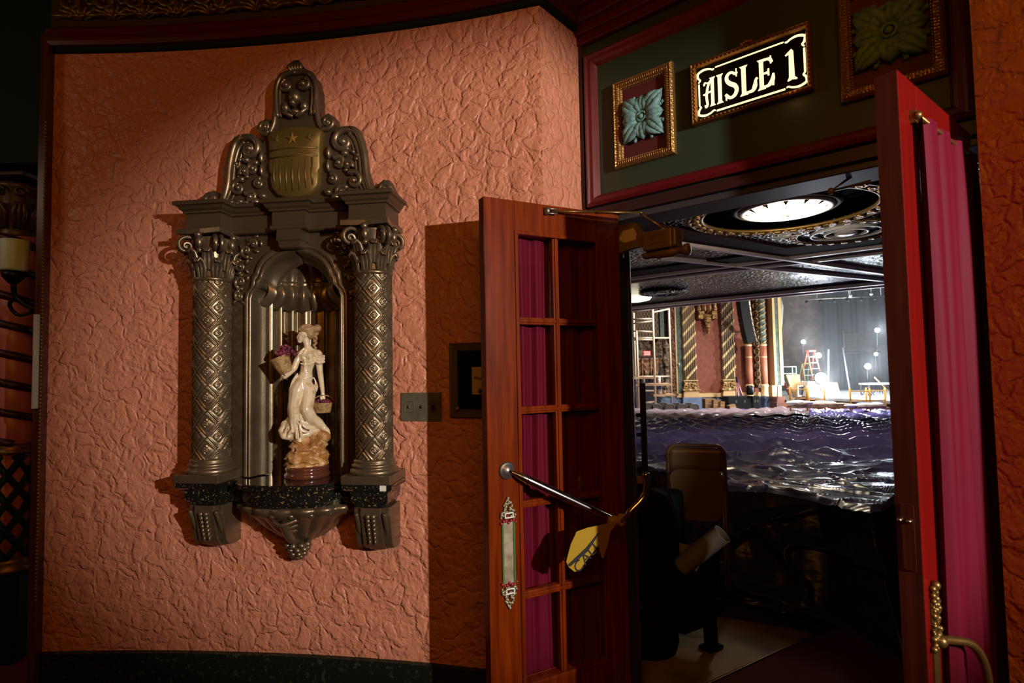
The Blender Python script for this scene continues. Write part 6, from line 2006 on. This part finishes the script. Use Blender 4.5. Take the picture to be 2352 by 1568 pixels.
def worklight(u, v, y, rad, power, label, base_z=0.0):
    p_ = at(u, v, y)
    root = thing('work_light', label, 'work light', (p_.x, p_.y, base_z))
    h = p_.z-base_z
    MB().ell((0, 0, h), rad*0.6, 16, 12).build('bulb', M['worklight'], root)
    MB().lathe([(0.02, 0.0), (rad*0.5, 0.02), (rad*0.75, 0.12)], 16, T=Matrix.Translation((0, 0.16, h)) @ Matrix.Rotation(pi/2, 4, 'X')).build('reflector_hood', M['iron'], root)
    mb = MB(); mb.tube([(0, 0.05, 0.0), (0, 0.05, h-rad*0.9)], 0.012, 6)
    for a in (0.3, 2.4, 4.5): mb.tube([(0, 0.05, 0.4), (0.3*cos(a), 0.3*sin(a), 0)], 0.015, 5)
    mb.build('stand', M['iron'], root)
    light('work_lamp', 'POINT', (p_.x-0.05, p_.y-rad-0.15, p_.z), power, (0.80, 0.90, 1.0), None, 0.12)
    return root
worklight(2015, 758, 27.5, 0.17, 400, 'bright work light, highest and rightmost of the glaring stage lamps')
worklight(1845, 785, 29.5, 0.16, 200, 'bright work light in front of the old brick wall')
worklight(1880, 816, 30.0, 0.22, 260, 'bright work light beside the tall red ladder')
worklight(1993, 841, 25.5, 0.20, 420, 'bright work light on a stand behind the white table')
worklight(1885, 868, 25.2, 0.40, 760, 'largest glaring work light low at centre stage')
worklight(2012, 813, 29.0, 0.13, 180, 'small work light below the highest stage lamp')
# stage furniture
def table(u0, u1, v, y, label, mat, hh=0.75):
    a = at(u0, v, y); b = at(u1, v, y)
    root = thing('work_table', label, 'table', ((a.x+b.x)/2, y, a.z-hh))
    w_ = b.x-a.x
    MB().boxx(-w_/2, w_/2, -0.35, 0.35, hh-0.06, hh).build('tabletop', mat, root)
    for sx in (-1, 1):
        for sy in (-1, 1): MB().boxx(sx*(w_/2-0.06)-0.025, sx*(w_/2-0.06)+0.025, sy*0.3-0.025, sy*0.3+0.025, 0, hh-0.06).build('leg', M['steel'], root)
    return root
tb_ = at(2010, 880, 26); table(1983, 2045, 880, 26.0, 'white-topped table on the stage under the right work light', M['dustsheet'], tb_.z)
tb_ = at(1850, 874, 27.5); table(1818, 1868, 874, 27.5, 'dark-topped table on stage with a cream panel leaning on it', M['stage_black'], tb_.z)
# white draped cart added to brighten the glare area under the big light
pa = at(1880, 905, 26.0)
mb = MB(); mb.prism([(-0.75, 0), (0.85, 0), (0.7, 0.62), (-0.6, 0.7)][::-1], -0.3, 0.3)
o = mb.build('glare_cart', M['dustsheet'], bevel=0.05); o.location = (pa.x, 26.0, 0.0); tag(o, 'added white-sheeted cart that brightens the glare below the largest work light', 'cart')
mb = MB(); mb.prism([(-0.22, 0), (0.22, 0), (0.10, 1.0), (-0.5, 1.0)][::-1], -0.05, 0.05)
o = mb.build('scenery_panel', M['cream']); pq = at(1832, 905, 26.6); o.location = (pq.x, 26.6, 0.0); tag(o, 'cream scenery panel leaning on the dark stage table', 'panel')
pq = at(1840, 905, 26.0)
fr_ = thing('picture_frame', 'orange wooden frame standing upright at the stage front', 'frame', (pq.x, 26.0, 0.0))
mb = MB(); rect_frame(mb, -0.17, 0.17, 0.0, 0.52, [(0, -0.02), (0, 0.03), (0.06, 0.03), (0.06, -0.02)]); mb.build('rails', M['plank'], fr_)
mb = MB(); mb.boxx(-0.12, 0.12, -0.005, 0.005, 0.06, 0.46); mb.build('backing', M['stage_black'], fr_)
# leaning pole, pipe with spots
a, b = at(1936, 798, 30.6), at(1952, 896, 29.4); b.z = 0.02
mb = MB(); mb.tube([a, b], 0.04, 8); tag(mb.build('leaning_pole', M['alu']), 'long pale pole leaning against the black backdrop', 'pole')
a, b = at(2008, 866, 25.4), at(2040, 897, 25.4)
mb = MB(); mb.tube([a, b], 0.025, 8); tag(mb.build('wooden_broom_handle', M['plank']), 'thin tan wooden stick leaning on the white stage table', 'stick')
a, b = at(1903, 802, 30.8), at(1901, 870, 30.8); b.z = 0.0
mb = MB(); mb.tube([a, b], 0.05, 8); tag(mb.build('vertical_pipe', M['alu']), 'vertical pale pipe at the left edge of the black backdrop', 'pipe')
tr = thing('lighting_pipe', 'horizontal lighting pipe with small fixtures hung high over the stage', 'lighting rig', tuple(at(1950, 682, 28)))
mb = MB(); p0_ = at(1840, 688, 28)-Vector(tr.location); p1_ = at(2060, 678, 28)-Vector(tr.location); mb.tube([p0_, p1_], 0.03, 6); mb.build('pipe', M['steel'], tr)
for i in range(3):
    q = p0_.lerp(p1_, (i+0.5)/3)
    MB().tube([q, (q.x, q.y, 12.5-tr.location.z)], 0.012, 5).build('hanging_cable', M['steel'], tr)
for i in range(7):
    q = p0_.lerp(p1_, (i+0.4)/7)
    MB().lathe([(0, 0), (0.06, 0.0), (0.08, -0.14), (0, -0.15)], 10, (q.x, q.y, q.z-0.05)).build('fixture', M['iron'], tr)
for i, (u_, v_) in enumerate(((1953, 678), (2001, 674))):
    p_ = at(u_, v_+1, 27.6)
    mb = MB(); mb.ell((0, 0, 0), (0.085, 0.05, 0.075), 14, 8); mb.tube([(0, 0, 0), (0, 0, 12.5-p_.z)], 0.008, 5)
    o = mb.build('round_reflector', M['silver']); o.location = p_
    tag(o, ('left' if i == 0 else 'right')+' of the two pale round discs hanging before the black backdrop', 'spotlight')
# blinds-like slatted rack
rk = thing('slatted_flat', 'slatted grey screen hanging on the black stage wall under the highest lamp', 'screen', tuple(at(1985, 790, 31.34)))
w_ = at(2040, 790, 31.3).x-at(1945, 790, 31.3).x
for i in range(11):
    MB().boxx(-w_/2, w_/2, -0.01, 0.02, -0.35+0.09*i, -0.31+0.09*i).build('slat', M['ceil_smooth'], rk)
mb = MB(); mb.boxx(-w_/2-0.02, -w_/2+0.02, -0.03, 0.02, -0.4, 0.75); mb.boxx(w_/2-0.02, w_/2+0.02, -0.03, 0.02, -0.4, 0.75); mb.boxx(-w_/2-0.1, w_/2, -0.04, 0.02, -0.5, -0.47); mb.build('frame', M['steel'], rk)
# cart with rails on the left
rc = thing('rolling_rack', 'white metal pipe rack on the stage in front of the green dado', 'rack', (at(1806, 880, 29.5).x, 29.5, 0.0))
W_ = at(1832, 880, 29.5).x-at(1784, 880, 29.5).x
mb = MB()
for xx in (-W_/2, W_/2-0.2, W_/2): mb.tube([(xx, 0, 0), (xx, 0, 1.35)], 0.025, 6)
mb.tube([(-W_/2, 0, 1.35), (W_/2, 0, 1.35)], 0.025, 6); mb.tube([(-W_/2, 0, 1.0), (W_/2, 0, 1.0)], 0.02, 6)
mb.build('pipe_frame', M['white'], rc)
MB().boxx(-W_/2-0.1, -W_/2+0.25, -0.1, 0.1, 0.9, 1.35).build('cloth', M['dustsheet'], rc)
# stage steps
stp = thing('stage_steps', 'red-brown steps with handrail at the left end of the stage front', 'steps', (at(1788, 930, 25.8).x, 25.8, -0.95))
for i in range(4):
    MB().boxx(-0.45+0.13*i, 0.35, -0.8+0.28*i, -0.5+0.28*i+0.4, 0, 0.24*(i+1)).build('step', M['fascia'], stp)
mb = MB(); mb.tube([(-0.55, -0.9, 0.1), (-0.5, -0.9, 0.5), (0.05, 0.1, 1.5)], 0.02, 6); mb.build('handrail', M['iron'], stp)
mb = MB(); mb.add([(0.35, -0.9, 0.2), (0.75, -0.9, 0.2), (0.75, 0.3, 1.0), (0.35, 0.3, 1.0)], [(0, 1, 2, 3)], False); mb.build('ramp_board', M['steel'], stp, solid=0.04)

# yellow baker scaffolds
def baker(u0, u1, vt, vb, y, label):
    a = at(u0, vb, y); b = at(u1, vt, y)
    w_ = b.x-a.x; h = b.z-a.z
    root = thing('yellow_scaffold', label, 'scaffold', ((a.x+b.x)/2, y, a.z), 0, 'yellow scaffold end frames')
    mb = MB()
    for sx in (-1, 1): MB().tube([(sx*w_/2, 0, 0), (sx*w_/2, 0, h)], 0.028, 8).build('post', M['scaff_y'], root)
    mb = MB()
    for t in (0.28, 0.55, 0.88): mb.tube([(-w_/2, 0, h*t), (w_/2, 0, h*t)], 0.018, 6)
    mb.build('cross_rungs', M['scaff_y'], root)
    return root
yB = 18.0
baker(1816, 1852, 886, 950, yB, 'yellow scaffold frame at the left end of the plank stack')
baker(1859, 1893, 890, 950, yB+1.4, 'yellow scaffold frame behind the plank stack under the largest lamp')
baker(1955, 1997, 891, 954, yB-0.3, 'yellow scaffold frame at the right end of the plank stack')
baker(1992, 2032, 889, 954, yB+0.6, 'rightmost yellow scaffold frame beside the stage front')
mb = None
def planks(u0, u1, v0, v1, y, label, nn=3):
    a = at(u0, v1, y); b = at(u1, v0, y)
    root = thing('plank_stack', label, 'planks', ((a.x+b.x)/2, y, a.z))
    w_ = b.x-a.x; h = (b.z-a.z)
    for i in range(nn):
        MB().boxx(-w_/2+0.05*(i % 2), w_/2-0.07*(i % 3), -0.25, 0.25, h*i/nn, h*(i+0.85)/nn).build('plank', M['plank'], root)
    mb = MB()
    r5 = random.Random(u0)
    for i in range(8):
        mb.ell((-w_/2+w_*r5.random(), 0, h), (0.16+0.1*r5.random(), 0.2, 0.05+0.05*r5.random()), 8, 6)
    mb.build('crumpled_sheet', M['dustsheet'], root)
planks(1852, 1956, 925, 934, yB+0.2, 'long stack of planks under crumpled sheeting across the yellow scaffolds', 3)
planks(1957, 2030, 930, 938, yB-0.9, 'short stack of planks between the two right scaffold frames', 2)
planks(1818, 1851, 925, 936, yB-0.6, 'short planks on the left yellow scaffold frame', 2)
mb = MB(); mb.grid(lambda u, v: (at(1826+10*u, 912, yB).x, yB-0.04-0.02*sin(u*6), at(1830, 911+9*v, yB).z), 8, 5)
tag(mb.build('hanging_rag', M['plank'], solid=0.01), 'tan rag hung over the left yellow scaffold rung', 'rag')
# side walls that close the house
mb = MB(); mb.boxx(-2.2, -2.0, 6, 27.5, -1.5, 14); tag(mb.build('wall_far', M['far_red']), None, None, None, 'structure')

# added scattering volume that stands in for lens glow round the stage lamps
hm = bpy.data.materials.new('lens_glow_volume')
hm.use_nodes = True
nt = hm.node_tree
nt.nodes.remove(nt.nodes['Principled BSDF'])
vsn = nt.nodes.new('ShaderNodeVolumeScatter')
vsn.inputs['Density'].default_value = 0.012
vsn.inputs['Anisotropy'].default_value = 0.35
nt.links.new(vsn.outputs[0], nt.nodes['Material Output'].inputs['Volume'])
hz = MB().boxx(12.9, 24, 23.5, 31.0, 0.02, 7).build('lens_glow_haze', hm)
tag(hz, 'added thin haze standing in for lens glow around the work lights over the stage', 'haze', None, 'stuff')
